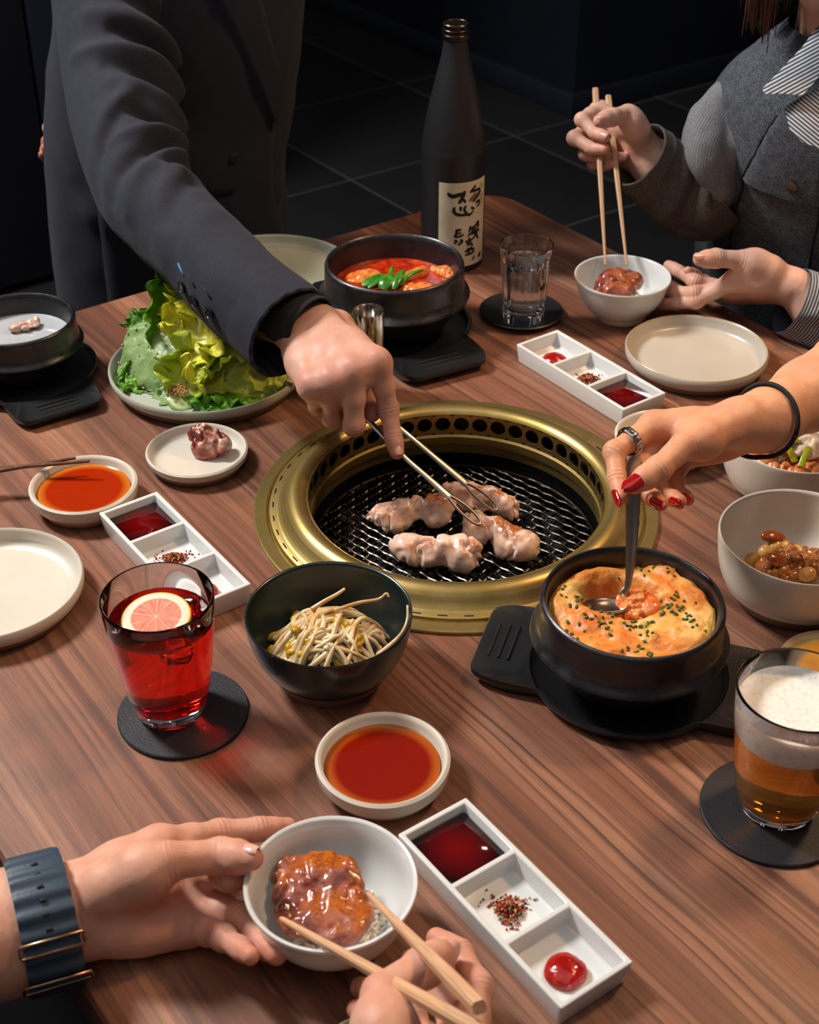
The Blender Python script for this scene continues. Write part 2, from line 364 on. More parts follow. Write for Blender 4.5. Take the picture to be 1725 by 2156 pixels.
# ---------------------------------------------------------------- the room
RZ = math.atan2(-.812, .583)                    # the table, tiles and walls run along this heading
def dn(d, n, z=0.): return (.583*d+.812*n, -.812*d+.583*n, z)
q = N('slate_tile'); nz = q.noise(q.co(src='Object'), 9, 5, .65)
q.set(Base_Color=q.mix(nz, '17181b', '232427'), Roughness=.55, Specular_IOR_Level=.35); q.bump(nz, .3, .003); TILE = q.m
GROUT = M('grout', '524f4b', .9); NAVY = M('navy_wall', '10172a', .6, var=(3, '0b101c', .3, .7), bump=(180, .0004))
fl = ob('floor', box(7, 8, .06, c=(0, 0, -.0315)), GROUT, loc=dn(-1.9, .9), rot=(0, 0, RZ), kind='structure')
tile_me = None
for i in range(9):
    for j in range(10):
        lx, ly = -3.11+.578*(i-2.5)+1.9, 2.035+.576*(j-6.5)-.9
        if tile_me is None:
            o = ob('tile', box(.572, .570, .012, .0015), TILE, fl, (lx, ly, -.006)); tile_me = o.data
        else: ob('tile', tile_me, None, fl, (lx, ly, -.006), smooth=0)
def wallbox(name, d0, d1, n0, n1, z0, z1, m, kind='structure', **k):
    return ob(name, box(d1-d0, n1-n0, z1-z0, .004), m, loc=dn((d0+d1)/2, (n0+n1)/2, (z0+z1)/2), rot=(0, 0, RZ), kind=kind, **k)
wallbox('wall_right', -6.5, -3.14, 2.86, 4.2, 0, 2.8, NAVY)
wallbox('baseboard_right', -6.5, -3.125, 2.845, 4.2, 0, .07, M('navy_skirting', '161b28', .5))
wallbox('wall_back', -3.1, 3.0, 4.2, 4.3, 0, 2.8, NAVY); wl = wallbox('wall_left', -3.10, -3.02, -1.6, 1.38, 0, 2.8, NAVY)
for y0, y1 in ((-1.6, .1), (.106, 1.134), (1.141, 1.38)):
    ob('panel', box(.03, y1-y0, 2.76, .004), NAVY, wl, (.055, (y0+y1)/2+.11, 0))
# dark bench seats added along both sides; the left one covers lit floor
BEN = M('black_upholstery', '050506', .8, spec=.08)
for n0, n1, lab in ((-.34, .25, 'black bench seat under the diner with the watch at bottom left'), (1.30, 1.82, 'black bench seat along the right side of the table')):
    e = emp('bench', dn(-.75, (n0+n1)/2), lab, 'bench', RZ); ob('seat', box(1.5, n1-n0, .10, .02, c=(0, 0, .40)), BEN, e); ob('base', box(1.44, n1-n0-.08, .345, .004, c=(0, 0, .1775)), BEN, e)
# ---------------------------------------------------------------- the table
q = N('walnut'); v = q.co(src='Object')
def st(sx, sy, loc=(0, 0, 0)):
    return q.n('ShaderNodeMapping', {0: v, 1: loc, 3: (sx, sy, sy)}).outputs[0]
warp = q.noise(st(1.6, 3.0), 1, 3, .5)
vx = q.n('ShaderNodeVectorMath', {0: v, 1: q.n('ShaderNodeCombineXYZ', {1: q.math('MULTIPLY', warp, .045)}).outputs[0]}, operation='ADD').outputs[0]
def sw(sx, sy):
    return q.n('ShaderNodeMapping', {0: vx, 3: (sx, sy, 1)}).outputs[0]
wide = q.noise(sw(.5, 15), 1, 3, .6); mid = q.noise(sw(1.1, 62), 1, 4, .62); fine = q.noise(sw(4, 260), 1, 3, .6); pore = q.noise(sw(42, 1500), 1, 2, .6)
base = q.ramp(wide, [(.28, '5c3829'), (.42, '7d503b'), (.56, '95664e'), (.72, 'ab7c61')])
zone = q.val(q.noise(sw(.35, 5.5), 1, 2), .38, .62); base = q.mix(q.math('MULTIPLY', q.val(mid, .48, .62), q.val(zone, 0, 1, .45, 1.)), base, '55352a'); yy = q.n('ShaderNodeSeparateXYZ', {0: vx}).outputs[1]; wob = q.noise(sw(.9, 9), 1, 3, .5); rp = q.math('FRACT', q.math('ADD', q.math('MULTIPLY', yy, 92), q.math('MULTIPLY', wob, 5.5))); ln = q.math('MULTIPLY', q.val(rp, .60, .93), q.val(rp, 1., .95)); brk = q.val(q.noise(sw(1.6, 30), 1, 3, .6), .42, .62); base = q.mix(q.math('MULTIPLY', q.math('MULTIPLY', ln, brk), q.val(zone, 0, 1, .25, .92)), base, '32190f')
base = q.mix(q.val(fine, .40, .72, 0, .45), base, '4a2e25')
base = q.mix(q.val(pore, .58, .70, 0, .5), base, '3a261c')
q.set(Base_Color=base, Roughness=q.val(fine, .2, .8, .36, .5), Specular_IOR_Level=.42); q.bump(q.mix(.5, fine, pore), .25, .0006); WOOD = q.m
TBL = emp('dining_table', dn(-.85, .66), 'large walnut veneer dining table with a round grill let into its middle', 'table', RZ)
def tabletop():
    a, b, r, th, hr = .57, .502, .045, .034, .173
    out = []
    for cx, cy, t0 in ((a-r, b-r, 0), (-a+r, b-r, 90), (-a+r, -b+r, 180), (a-r, -b+r, 270)):
        out += [(cx+r*math.cos(math.radians(t0+k*9)), cy+r*math.sin(math.radians(t0+k*9))) for k in range(11)]
    P2 = []
    for (x0, y0), (x1, y1) in zip(out, out[1:]+out[:1]):
        m = max(1, int(math.hypot(x1-x0, y1-y0)/.03))
        P2 += [(x0+(x1-x0)*k/m, y0+(y1-y0)*k/m) for k in range(m)]
    bm = bmesh.new(); e = .0025
    def ring(f, z): return [bm.verts.new((*f(x, y), z)) for x, y in P2]
    hole = lambda x, y: (hr*x/math.hypot(x, y), hr*y/math.hypot(x, y))
    ins = lambda x, y: (x*(1-e/a), y*(1-e/b)); same = lambda x, y: (x, y)
    R = [ring(hole, -th), ring(hole, 0), ring(ins, 0), ring(same, -e), ring(same, -th), ]
    n = len(P2)
    for A, B in zip(R, R[1:]+R[:1]):
        for i in range(n): bm.faces.new((A[i], A[(i+1) % n], B[(i+1) % n], B[i]))
    return bm
ob('tabletop', tabletop(), WOOD, TBL, (0, 0, TZ), smooth=30)
BLK = M('black_steel', '0c0c0d', .5, .3)
[ob('pedestal_panel', box(sx, sy, TZ-.055, .003), BLK, TBL, (x, y, (TZ-.055)/2+.02)) for sx, sy, x, y in ((.62, .02, 0, .21), (.62, .02, 0, -.21), (.02, .40, .30, 0), (.02, .40, -.30, 0))]; ob('foot_plate', box(.8, .6, .02, .006), BLK, TBL, (0, 0, .01))
# ---------------------------------------------------------------- the grill
GX, GY = .0425, 1.078
q = N('brass'); rad = q.n('ShaderNodeVectorMath', {0: q.co()}, operation='LENGTH').outputs['Value']
br = q.noise(q.n('ShaderNodeCombineXYZ', {0: q.math('MULTIPLY', rad, 900)}).outputs[0], 1, 2); pt = q.noise(q.co(), 26, 4, .6)
q.set(Base_Color=q.mix(q.val(pt, .35, .7), 'b99f69', '93803f'), Metallic=.92, Roughness=q.val(q.mix(.5, br, pt), .3, .7, .30, .48)); q.bump(br, .10, .0004); BRASS = q.m
DARK = M('sooty_iron_and_slot_shade', '070708', .45, .4, bump=(60, .001)); IRON = M('oiled_iron', '2b2825', .24, .85, var=(120, '3a2a1c', .5, .7))
GR = emp('tabletop_grill', (GX, GY, TZ), 'round brass charcoal grill sunk in the table with black mesh', 'grill')
ob('flange', lathe([(.162, -.002), (.1855, -.002), (.1855, .003), (.1842, .0042), (.1745, .0042), (.1733, .0012), (.171, .0012)], 128), BRASS, GR, smooth=35)
ob('raised_ring', lathe([(.1722, .0002), (.1712, .0052), (.1702, .006), (.1652, .006), (.1625, .0075), (.1575, .0135), (.1535, .0185), (.1495, .0212), (.145, .0218), (.141, .0206), (.138, .0185), (.1362, .0155), (.1355, .0165)], 128), BRASS, GR, smooth=50)
sl = None
for k in range(48):  # dark bars laid on the ring imitate the shade of cut openings
    a = 2*PI*(k+.3)/48; p = (.1677*math.cos(a), .1677*math.sin(a), .0056)
    if sl is None: o = ob('slot_shade_bar', box(.0013, .0085, .0016, .0004), DARK, GR, p, (0, 0, a)); sl = o.data
    else: ob('slot_shade_bar', sl, None, GR, p, (0, 0, a), smooth=0)
def holed_wall(r=.1352, zl=-.0065, zh=.0162, n=46, hr=.0076, zc=.0055):
    bm = bmesh.new(); K = 24
    for c in range(n):
        w2 = PI*r/n; A = []; B = []; Cc = []
        for k in range(K):
            t = 2*PI*k/K; x, y = math.cos(t), math.sin(t)
            sx = w2/abs(x) if abs(x) > 1e-9 else 9; hz = (zh-zc if y > 0 else zc-zl); sy = hz/abs(y) if abs(y) > 1e-9 else 9
            s = min(sx, sy); f = lambda u, z, rr: (rr*math.cos(2*PI*c/n+u/r), rr*math.sin(2*PI*c/n+u/r), z)
            A.append(bm.verts.new(f(hr*x, zc+hr*y, r))); B.append(bm.verts.new(f(s*x, zc+s*y, r))); Cc.append(bm.verts.new(f(hr*x, zc+hr*y, r+.0018)))
        for k in range(K):
            j = (k+1) % K; bm.faces.new((A[k], A[j], B[j], B[k])); bm.faces.new((Cc[k], Cc[j], A[j], A[k]))
    bmesh.ops.remove_doubles(bm, verts=bm.verts[:], dist=1e-5); return bm
ob('vented_wall', holed_wall(), BRASS, GR, smooth=35)
ob('inner_collar', lathe([(.1352, -.0064), (.1335, -.0085), (.1335, -.017), (.1352, -.0185), (.1352, -.0275)], 128), BRASS, GR, smooth=30)
ob('fire_pan', lathe([(.1372, .015), (.142, .012), (.142, -.03), (.1352, -.0275), (.1352, -.03), (.137, -.05), (.137, -.085), (0, -.087)], 96), DARK, GR, smooth=40)
GZ = -.0432
gt = ob('grate', tube([(.1335*math.cos(2*PI*k/72), .1335*math.sin(2*PI*k/72), GZ) for k in range(73)], .0022, 8), IRON, GR)
for s, a0 in ((0, math.radians(-43)), (1, math.radians(47))):
    for k in range(-14, 15):
        c = k*.0094; hl = math.sqrt(max(.1335**2-c*c, 0))
        if hl < .01: continue
        pts = [(x, .0007*math.cos(PI*(x/.0094))*(1 if (k+s) % 2 else -1)) for x in np.arange(-hl, hl+.0001, .0047)]
        ob('wire', tube([(x, 0, z) for x, z in pts], .0012, 6), IRON, gt, (-c*math.sin(a0), c*math.cos(a0), GZ+.0012*(1-2*s)), (0, 0, a0))
rng = random.Random(3); STONE = M('charcoal', '15171b', .7, var=(60, '2c3036', .45, .7), bump=(90, .002))
sm = []
for k in range(3):
    b = box(.024, .020, .018, .004, seg=2)
    for vtx in b.verts: vtx.co += Vector((rng.uniform(-.002, .002), rng.uniform(-.002, .002), rng.uniform(-.002, .002)))
    o = ob('charcoal', b, STONE, GR, (0, .02*(k-1), -.066)); sm.append(o.data)
for i in range(-5, 6):
    for j in range(-5, 6):
        x, y = i*.0245+rng.uniform(-.004, .004), j*.0235+rng.uniform(-.004, .004)
        if math.hypot(x, y) > .122 or (i == 0 and abs(j) < 2): continue
        ob('charcoal', sm[rng.randrange(3)], None, GR, (x, y, -.072+rng.uniform(0, .006)), (rng.uniform(-.3, .3), rng.uniform(-.3, .3), rng.uniform(0, 3)), smooth=0)
# ---------------------------------------------------------------- crockery
def glaze(name, col, spk='8d7f6c', rough=.32, rim=None):
    q = N(name); o = q.co(); f = q.noise(o, 420, 2, .5); g = q.noise(o, 14, 3, .5)
    c = q.mix(q.val(g, .3, .7, 0, .35), col, spk); c = q.mix(q.val(f, .66, .74, 0, .55), c, spk)
    if rim: c = q.mix(q.math('MULTIPLY', q.val(q.n('ShaderNodeSeparateXYZ', {0: o}).outputs[2], rim[1], rim[1]+.0015), q.val(g, .35, .65, .25, 1.)), c, rim[0])
    q.set(Base_Color=c, Roughness=rough, Coat_Weight=.25); q.b.inputs['Coat Roughness'].default_value = .2; return q.m
CREAM = glaze('cream_glaze', 'cec7b9', 'bcb29f'); GREIGE = glaze('greige_glaze', 'bdb5a8', 'a99e8d', .35, ('a5865c', .0200)); SAGE = glaze('sage_glaze', 'b0b3a2', '989b89', .4)
STON = M('stoneware_foot', '75614f', .8, bump=(300, .0005)); TAN = M('pale_foot', 'a8927c', .8, bump=(300, .0005))
WHITE = M('white_porcelain', 'd2d4d2', .16, coat=.3); DGREEN = glaze('dark_green_glaze', '13201f', '1c2b2a', .28)
def dish(name, label, cat, x, y, R, h, fz, rb, foot, gl, ft, t=.0032, z=0., group=None):
    """low dish: straight rim, flat floor at fz, bare foot of height `foot`"""
    e = emp(name, (x, y, TZ+z), label, cat, group=group)
    k = R-(R-rb)*.5
    prof = [(0, foot*.6), (rb, foot*.6), (k, foot), (R, foot+(h-foot)*.35), (R+.0006, h-.0015), (R-t*.35, h), (R-t*.8, h-.0012)]
    inn = [(R-t*1.05, h-.003), (R-t*1.3, fz+.005), (R-t*1.3-.004, fz+.0012), (R-t-.012, fz), (0, fz)]
    ob('dish_body', lathe(prof+inn, 96), gl, e, smooth=55)
    ob('foot', lathe([(0, 0), (rb-.002, 0), (rb, .0015), (k+.0004, foot+.0003), (k-.004, foot)], 96), ft, e, smooth=40)
    return e
dish('dinner_plate', 'pale cream plate with upright rim cut by the left edge, empty', 'plate', -.350, .9375, .0767, .022, .0065, .070, .008, CREAM, STON)
dish('dinner_plate', 'empty greige plate with brown-edged rim beside the rice bowl at the right', 'plate', .3068, 1.3443, .0755, .022, .0065, .069, .008, GREIGE, STON)
dish('serving_plate', 'large sage green plate under the lettuce salad', 'plate', -.2123, 1.311, .102, .022, .0075, .094, .009, SAGE, STON)
dish('serving_plate', 'large empty sage green plate behind the suit sleeve', 'plate', -.166, 1.534, .102, .022, .0075, .094, .009, SAGE, STON)
dish('saucer', 'small cream saucer holding one grilled meat bone piece', 'saucer', -.2038, 1.1500, .0482, .017, .006, .043, .007, CREAM, STON)
SD1 = dish('sauce_dish', 'cream dish of orange sauce with chopsticks laid over its rim at left', 'dish', -.2987, 1.0808, .0485, .024, .008, .040, .008, CREAM, TAN, .0045)
SD2 = dish('sauce_dish', 'cream dish of red-brown sauce below the bean sprout bowl', 'dish', -.0191, .7300, .0478, .024, .008, .040, .007, CREAM, TAN, .0045)
SD3 = dish('sauce_dish', 'cream dish half hidden behind the hand with the spoon', 'dish', .247, 1.168, .0478, .022, .008, .040, .007, CREAM, TAN, .0045)
dish('saucer', 'cream dish with a toasted speckled rim beside the beer glass', 'saucer', .3298, .8334, .043, .020, .007, .037, .007, glaze('toasted_glaze', 'd8c6a0', '7a5428', .35, ('8a6436', .0175)), TAN)
dish('saucer', 'sand coloured dish rim peeking out at the bottom edge beside the chopsticks', 'saucer', -.013, .477, .048, .018, .006, .042, .006, glaze('sand_glaze', 'b3a27c', '8f7c58'), TAN)
def sauce(name, label, x, y, z, r, c0, c1, group=None):
    q = N(name+'_liquid'); rr = q.n('ShaderNodeVectorMath', {0: q.co()}, operation='LENGTH').outputs['Value']
    q.set(Base_Color=q.ramp(q.math('DIVIDE', rr, r), [(0, c0), (.80, c0), (.97, c1), (1, c1)]), Roughness=.06, Subsurface_Weight=.25, Subsurface_Scale=.006, Specular_IOR_Level=.6)
    q.b.inputs['Subsurface Radius'].default_value = (1, .25, .08)
    return tag(ob(name, lathe([(0, -.006), (r*.9, -.006), (r, -.0005), (r+.0003, .0003), (r-.0015, 0), (0, 0)], 64), q.m, loc=(x, y, z)), label, 'sauce', group)
sauce('dipping_sauce', 'orange brown dipping sauce in the cream dish at the left', -.2987, 1.0808, TZ+.0165, .0418, '9a2605', 'bd6a1c')
sauce('dipping_sauce', 'deep red brown dipping sauce in the cream dish below the sprouts', -.0191, .7300, TZ+.0155, .0411, '7c1404', 'a8561c')
sauce('dipping_sauce', 'amber sauce in the dish half hidden behind the spoon hand', .247, 1.168, TZ+.0125, .0410, 'a55a14', 'b97f30')
sauce('dipping_sauce', 'golden sauce in the toasted dish beside the beer glass', .3298, .8334, TZ+.0135, .0385, 'c98a2c', 'd8a850')
def bowl(name, label, x, y, prof, inner, gl, foot=None, ft=None, rotx=0., z=0.):
    e = emp(name, (x, y, TZ+z), label, 'bowl')
    ob('bowl_body', lathe(list(arc(prof))+list(arc(inner)), 96), gl, e, smooth=60)
    if foot: ob('foot', lathe(foot, 96), ft, e, smooth=40)
    return e
HB = ([(0, .012), (.050, .012), (.0592, .019), (.0645, .034), (.0672, .052), (.0678, .0618), (.0668, .0632)], [(.0650, .0618), (.0640, .050), (.0600, .031), (.050, .0185), (.036, .0165), (0, .016)], [(0, 0), (.0470, 0), (.0488, .002), (.0555, .0135), (.0592, .0192), (.055, .0185)])
BEIGE = glaze('beige_glaze', 'd9d1c4', 'b7a68f', .36)
NB = bowl('side_bowl', 'beige stoneware bowl of glazed nuts at the right edge', .3227, .9455, HB[0], HB[1], BEIGE, HB[2], STON)
KB = bowl('side_bowl', 'beige stoneware bowl of kimchi behind the forearm', .3544, 1.1045, HB[0], HB[1], BEIGE, HB[2], STON)
bowl('side_bowl', 'dark green bowl of bean sprouts in front of the grill', -.0619, .8465, [(0, .008), (.036, .008), (.0475, .0145), (.0575, .030), (.0625, .047), (.0643, .0608), (.0634, .0625)], [(.0618, .0610), (.0600, .047), (.0540, .029), (.044, .0165), (.030, .0125), (0, .0118)], DGREEN, [(0, 0), (.0400, 0), (.0415, .0015), (.0478, .0138), (.044, .0128)], M('brown_foot', '6d5148', .75))
RB = ([(0, .004), (.021, .004), (.0215, 0), (.0235, 0), (.0245, .005), (.036, .0125), (.0465, .027), (.0520, .045), (.0540, .0505), (.0536, .0525)], [(.0515, .0520), (.0485, .0455), (.0435, .029), (.032, .0145), (.018, .0088), (0, .0080)])
bowl('rice_bowl', 'white porcelain bowl with meat on rice beneath the upright chopsticks', .2387, 1.456, *RB, WHITE)
bowl('rice_bowl', 'white porcelain bowl with glazed beef held by the watch hand', -.0490, .5925, [(r*1.005, z*1.02) for r, z in RB[0]], [(r*1.0, z*1.02) for r, z in RB[1]], WHITE)
# three part sauce trays
def tray_bm(Lx=.169, Ly=.0585, h=.0215, fz=.006, w=.0042):
    xs = [-Lx/2, -Lx/2+w]; c = (Lx-4*w)/3
    for k in range(3): xs += [xs[-1]+c, xs[-1]+c+w]
    ys = [-Ly/2, -Ly/2+w, Ly/2-w, Ly/2]; bm = bmesh.new()
    H = [[fz if (i % 2 == 1 and j == 1) else h for j in range(3)] for i in range(7)]
    def quad(*p): bm.faces.new([bm.verts.new(q) for q in p])
    for i in range(7):
        for j in range(3):
            z = H[i][j]; quad((xs[i], ys[j], z), (xs[i+1], ys[j], z), (xs[i+1], ys[j+1], z), (xs[i], ys[j+1], z))
            quad((xs[i], ys[j], 0), (xs[i+1], ys[j], 0), (xs[i+1], ys[j+1], 0), (xs[i], ys[j+1], 0))
            for (i2, j2, p, q2) in ((i+1, j, (xs[i+1], ys[j]), (xs[i+1], ys[j+1])), (i, j+1, (xs[i], ys[j+1]), (xs[i+1], ys[j+1]))):
                zb = H[i2][j2] if i2 < 7 and j2 < 3 else 0
                if zb != z: quad((*p, z), (*q2, z), (*q2, zb), (*p, zb))
            if i == 0: quad((xs[0], ys[j], z), (xs[0], ys[j+1], z), (xs[0], ys[j+1], 0), (xs[0], ys[j], 0))
            if j == 0: quad((xs[i], ys[0], z), (xs[i+1], ys[0], z), (xs[i+1], ys[0], 0), (xs[i], ys[0], 0))
    bmesh.ops.remove_doubles(bm, verts=bm.verts[:], dist=1e-6)
    for v_ in bm.verts:
        if v_.co.z < .001: v_.co.x *= .965; v_.co.y *= .93
        elif v_.co.z < .01: v_.co.x = v_.co.x; v_.co.y *= .95
    bmesh.ops.recalc_face_normals(bm, faces=bm.faces[:])
    ed = [e for e in bm.edges if len(e.link_faces) == 2 and e.calc_face_angle(0) > .3]
    bmesh.ops.bevel(bm, geom=ed, offset=.0014, segments=3, affect='EDGES', profile=.5, clamp_overlap=True); return bm
tray_me = ob('tmp', tray_bm(), WHITE, smooth=50)
SOY = N('soy'); SOY.set(Base_Color=SOY.mix(SOY.val(SOY.n('ShaderNodeVectorMath', {0: SOY.co(scale=(1, 1.1, 1))}, operation='LENGTH').outputs['Value'], .004, .030), '6a0303', '140202'), Roughness=.05, Specular_IOR_Level=.6); SOY = SOY.m  # redder centre paints the glow of light passing through the sauce
CHILI = M('chili_paste', '8f0a06', .12, var=(170, 'b01a0c', .45, .65), bump=(160, .0012), coat=.5, sss=.2)
q = N('spice'); q.set(Base_Color=q.ramp(q.att('c').outputs['Fac'], [(0, '8a1c08'), (.35, 'b5401c'), (.6, '6d2a12'), (.72, 'c9a66a'), (.86, '15140f'), (.95, '3f5a22')], 'CONSTANT'), Roughness=.6); SPICE = q.m
def flakes(name, n, pos, size, seed, **k):
    rg = np.random.RandomState(seed); V = []; Q = []; c = []
    cube = np.array([[x, y, z] for z in (-1, 1) for x, y in ((-1, -1), (1, -1), (1, 1), (-1, 1))], float)
    F = np.array([[0, 3, 2, 1], [4, 5, 6, 7], [0, 1, 5, 4], [1, 2, 6, 5], [2, 3, 7, 6], [3, 0, 4, 7]])
    for i in range(n):
        p = pos(rg); s = size*rg.uniform(.5, 1.5, 3)*np.array([1, .8, .45]); R = np.array(Euler(rg.uniform(-2, 2, 3)).to_matrix())
        Q.append(F+8*i); V.append((cube*s)@R.T+p); c.append(np.full(8, rg.rand()))
    return mesh_np(name, np.concatenate(V), np.concatenate(Q), {'c': np.concatenate(c)})
def pile(r, hgt):
    def f(rg):
        a = rg.uniform(0, 2*PI); d = abs(rg.normal(0, .5))*r*(1+.35*math.sin(3*a)); return np.array([d*math.cos(a), d*math.sin(a), .0006+rg.rand()*hgt*max(0, 1-d/r)])
    return f
def blob(r, h, seed):
    bm = bmesh.new(); bmesh.ops.create_uvsphere(bm, u_segments=28, v_segments=16, radius=1)
    P = np.array([v.co[:] for v in bm.verts]); nn = fbm(P, 1.6, seed)
    for v_, k in zip(bm.verts, nn):
        z = max(v_.co.z, -.25); v_.co = Vector((v_.co.x*r*(1+.12*k), v_.co.y*r*(1+.12*k), z*h*(1+.18*k)))
    return bm
def tray(d, n, order, where, seed):
    o = tray_me.copy(); COL.objects.link(o); o.name = 'sauce_tray'; o.location = dn(d, n, TZ); o.rotation_euler = (0, 0, RZ)
    tag(o, 'white three-part sauce tray '+where, 'tray', 'three-part sauce trays')
    for k, s in enumerate(order):
        loc = dn(d+(k-1)*.0549, n, TZ+.006)
        if s == 'soy':
            tag(ob('soy_sauce', box(.0492, .0478, .0085, .001, c=(0, 0, .0042)), SOY, loc=loc, rot=(0, 0, RZ)), 'dark red soy sauce in the tray '+where, 'sauce')
        if s == 'spice':
            tag(ob('spice_flakes', flakes('spice', 520, pile(.0125, .008), .0008, seed), SPICE, loc=loc, smooth=0), 'heap of red chili spice flakes in the tray '+where, 'spice', kind='stuff')
        if s == 'paste':
            l2 = Vector(loc)+Vector((0, -.004, .002)); tag(ob('chili_paste', blob(.0135, .0075, seed), CHILI, loc=l2), 'round dollop of red chili paste in the tray '+where, 'sauce')
tray(-.4565, .4075, ('soy', 'spice', 'paste'), 'at the bottom beside the beef bowl', 5)
tray(-.920, .409, ('soy', 'spice', 'paste'), 'behind the red drink at left', 6)
tray(-.947, .9105, ('paste', 'spice', 'soy'), 'at upper right beside the greige plate', 7)
bpy.data.objects.remove(tray_me)
# ---------------------------------------------------------------- stone pots on their trays
POT = N('black_pot'); POT.set(Base_Color=L('17161a'), Roughness=POT.val(POT.noise(POT.co(), 90, 4), .3, .7, .26, .5), Specular_IOR_Level=.55, Coat_Weight=.25); POT.bump(POT.noise(POT.co(), 240, 3), .35, .0006); POT.b.inputs['Coat Roughness'].default_value = .25; POT = POT.m
MELA = M('black_melamine', '121316', .42, bump=(420, .0004), coat=.1)
def stew_pot(x, y, s, label, z=.0085):
    e = emp('stone_pot', (x, y, TZ+z), label, 'pot')
    prof = [(0, 0), (.047, 0), (.052, .003), (.0635, .020), (.0685, .0285), (.0712, .0305), (.0752, .0325), (.0765, .0355), (.0748, .0385), (.0718, .041), (.0708, .046), (.0702, .058), (.0700, .0655), (.0688, .0682), (.0668, .0688), (.0652, .0675), (.0640, .062), (.0620, .045), (.056, .022), (.045, .010), (0, .0085)]
    ob('pot_body', lathe([(r*s, h*s) for r, h in prof], 112), POT, e, smooth=50); return e
def pot_tray(x, y, s, ang, label):
    """round well with two squared lug handles, ridges on each lug"""
    e = emp('pot_tray', (x, y, TZ), label, 'tray', ang); R = .0795*s; n = 160
    bm = bmesh.new()
    def edge(t, grow):
        c, sn = abs(math.cos(t)), math.sin(t); r = R+grow
        # lug: rounded trapezoid reaching 1.5 R along x
        lug = min((1.50*R+grow)/max(c, 1e-6), (.50*R+grow+.26*R)/max(abs(sn), 1e-6) if False else 9)
        w2 = math.atan2(.42*R, 1.42*R); k = max(0, 1-(max(0, abs(math.atan2(sn, c))-w2)/.42)); k = k*k*(3-2*k)
        return r+(min(lug, 1.56*R)-r)*k
    levels = [(lambda t: .62*R, 0), (lambda t: edge(t, -.012*s), 0), (lambda t: edge(t, -.001), .0075*s), (lambda t: edge(t, 0), .0105*s), (lambda t: edge(t, -.0012), .0125*s), (lambda t: edge(t, -.004*s), .012*s), (lambda t: R*1.0-.002 if True else 0, .0105*s), (lambda t: R*.955, .0075*s), (lambda t: R*.90, .0045*s), (lambda t: .6*R, .004*s)]
    rings = [[bm.verts.new((f(2*PI*k/n)*math.cos(2*PI*k/n), f(2*PI*k/n)*math.sin(2*PI*k/n), z)) for k in range(n)] for f, z in levels]
    for A, B in zip(rings, rings[1:]):
        for k in range(n): bm.faces.new((A[k], A[(k+1) % n], B[(k+1) % n], B[k]))
    bm.faces.new(rings[0][::-1]); bm.faces.new(rings[-1])
    ob('tray_body', bm, MELA, e, smooth=38)
    for sd in (-1, 1):
        for k in range(3):
            ob('grip_rib', tube([(sd*R*(1.16+.1*k), -.26*R, .0117*s), (sd*R*(1.16+.1*k), .26*R, .0117*s)], .0011, 8), MELA, e)
    return e
pot_tray(.1715, .842, 1.0, math.radians(163), 'black lug-handled tray under the cheese stew pot')
stew_pot(.169, .843, 1.0, 'black stone pot of bubbling egg and cheese stew in front')
pot_tray(-.016, 1.424, 1.08, math.radians(-62), 'black lug-handled tray under the red stew pot')
stew_pot(-.0165, 1.4255, 1.09, 'black stone pot of red stew in front of the tall bottle')
pot_tray(-.408, 1.322, .96, math.radians(-57), 'black lug-handled tray under the milky soup pot')
stew_pot(-.408, 1.323, .86, 'black stone pot of milky soup at the left edge')
# ---------------------------------------------------------------- coasters
LEATH = M('black_leather', '1b1a1f', .5, bump=(700, .0006)); LEATH2 = M('black_resin', '111012', .4)
for x, y, R, h, lab in ((-.1723, .7995, .0497, .0035, 'black round leather coaster under the red drink'), (.2563, .6995, .0515, .0035, 'black round leather coaster under the beer glass')):
    tag(ob('coaster', lathe([(0, 0), (R-.0008, 0), (R, .0008), (R, h-.0008), (R-.0008, h), (0, h)], 96), LEATH, loc=(x, y, TZ), smooth=30), lab, 'coaster')
tag(ob('coaster', lathe([(0, 0), (.030, 0), (.032, .002), (.0465, .0062), (.0478, .0078), (.0468, .0086), (.040, .0062), (.030, .0052), (0, .005)], 96), LEATH2, loc=(.1272, 1.4585, TZ), smooth=50), 'black saucer-shaped coaster under the water glass', 'coaster')
# ---------------------------------------------------------------- glasses and drinks
GLASS = N("clear_glass"); GLASS.set(Base_Color=(1, 1, 1, 1), Roughness=0., Transmission_Weight=1., IOR=1.38); 
GLASS = GLASS.m
def liquid(name, col, tw, rough=.0, sss=0., emit=None):
    q = N(name); q.set(Base_Color=L(col), Roughness=rough, Transmission_Weight=tw, IOR=1.33, Subsurface_Weight=sss, Subsurface_Scale=.02); q.b.inputs['Subsurface Radius'].default_value = (1, .15, .1); return q.m
# red drink
RX, RY = -.1818, .803
e = emp('drinking_glass', (RX, RY, TZ+.0036), 'clear tumbler of bright red drink with a lemon slice on black coaster', 'glass')
ob('glass_body', lathe([(0, 0), (.0245, 0), (.0262, .0012), (.0268, .004), (.0282, .010), (.0318, .024), (.0355, .050), (.0390, .080), (.0412, .1065), (.0410, .1082), (.0402, .1088), (.0394, .1080), (.0372, .080), (.0338, .050), (.0302, .026), (.0262, .0135), (.0215, .0110), (0, .0105)], 96), GLASS, e, smooth=50)
tag(ob('red_drink', lathe([(0, .0103), (.0217, .0108), (.0264, .0133), (.0304, .026), (.0340, .050), (.0374, .080), (.0382, .0865), (.0374, .0862), (0, .0862)], 96), liquid('red_liquid', 'ff2a1a', .96, .0, .6), loc=(RX, RY, TZ+.0036), smooth=50), 'bright red iced drink filling the clear tumbler', 'drink')
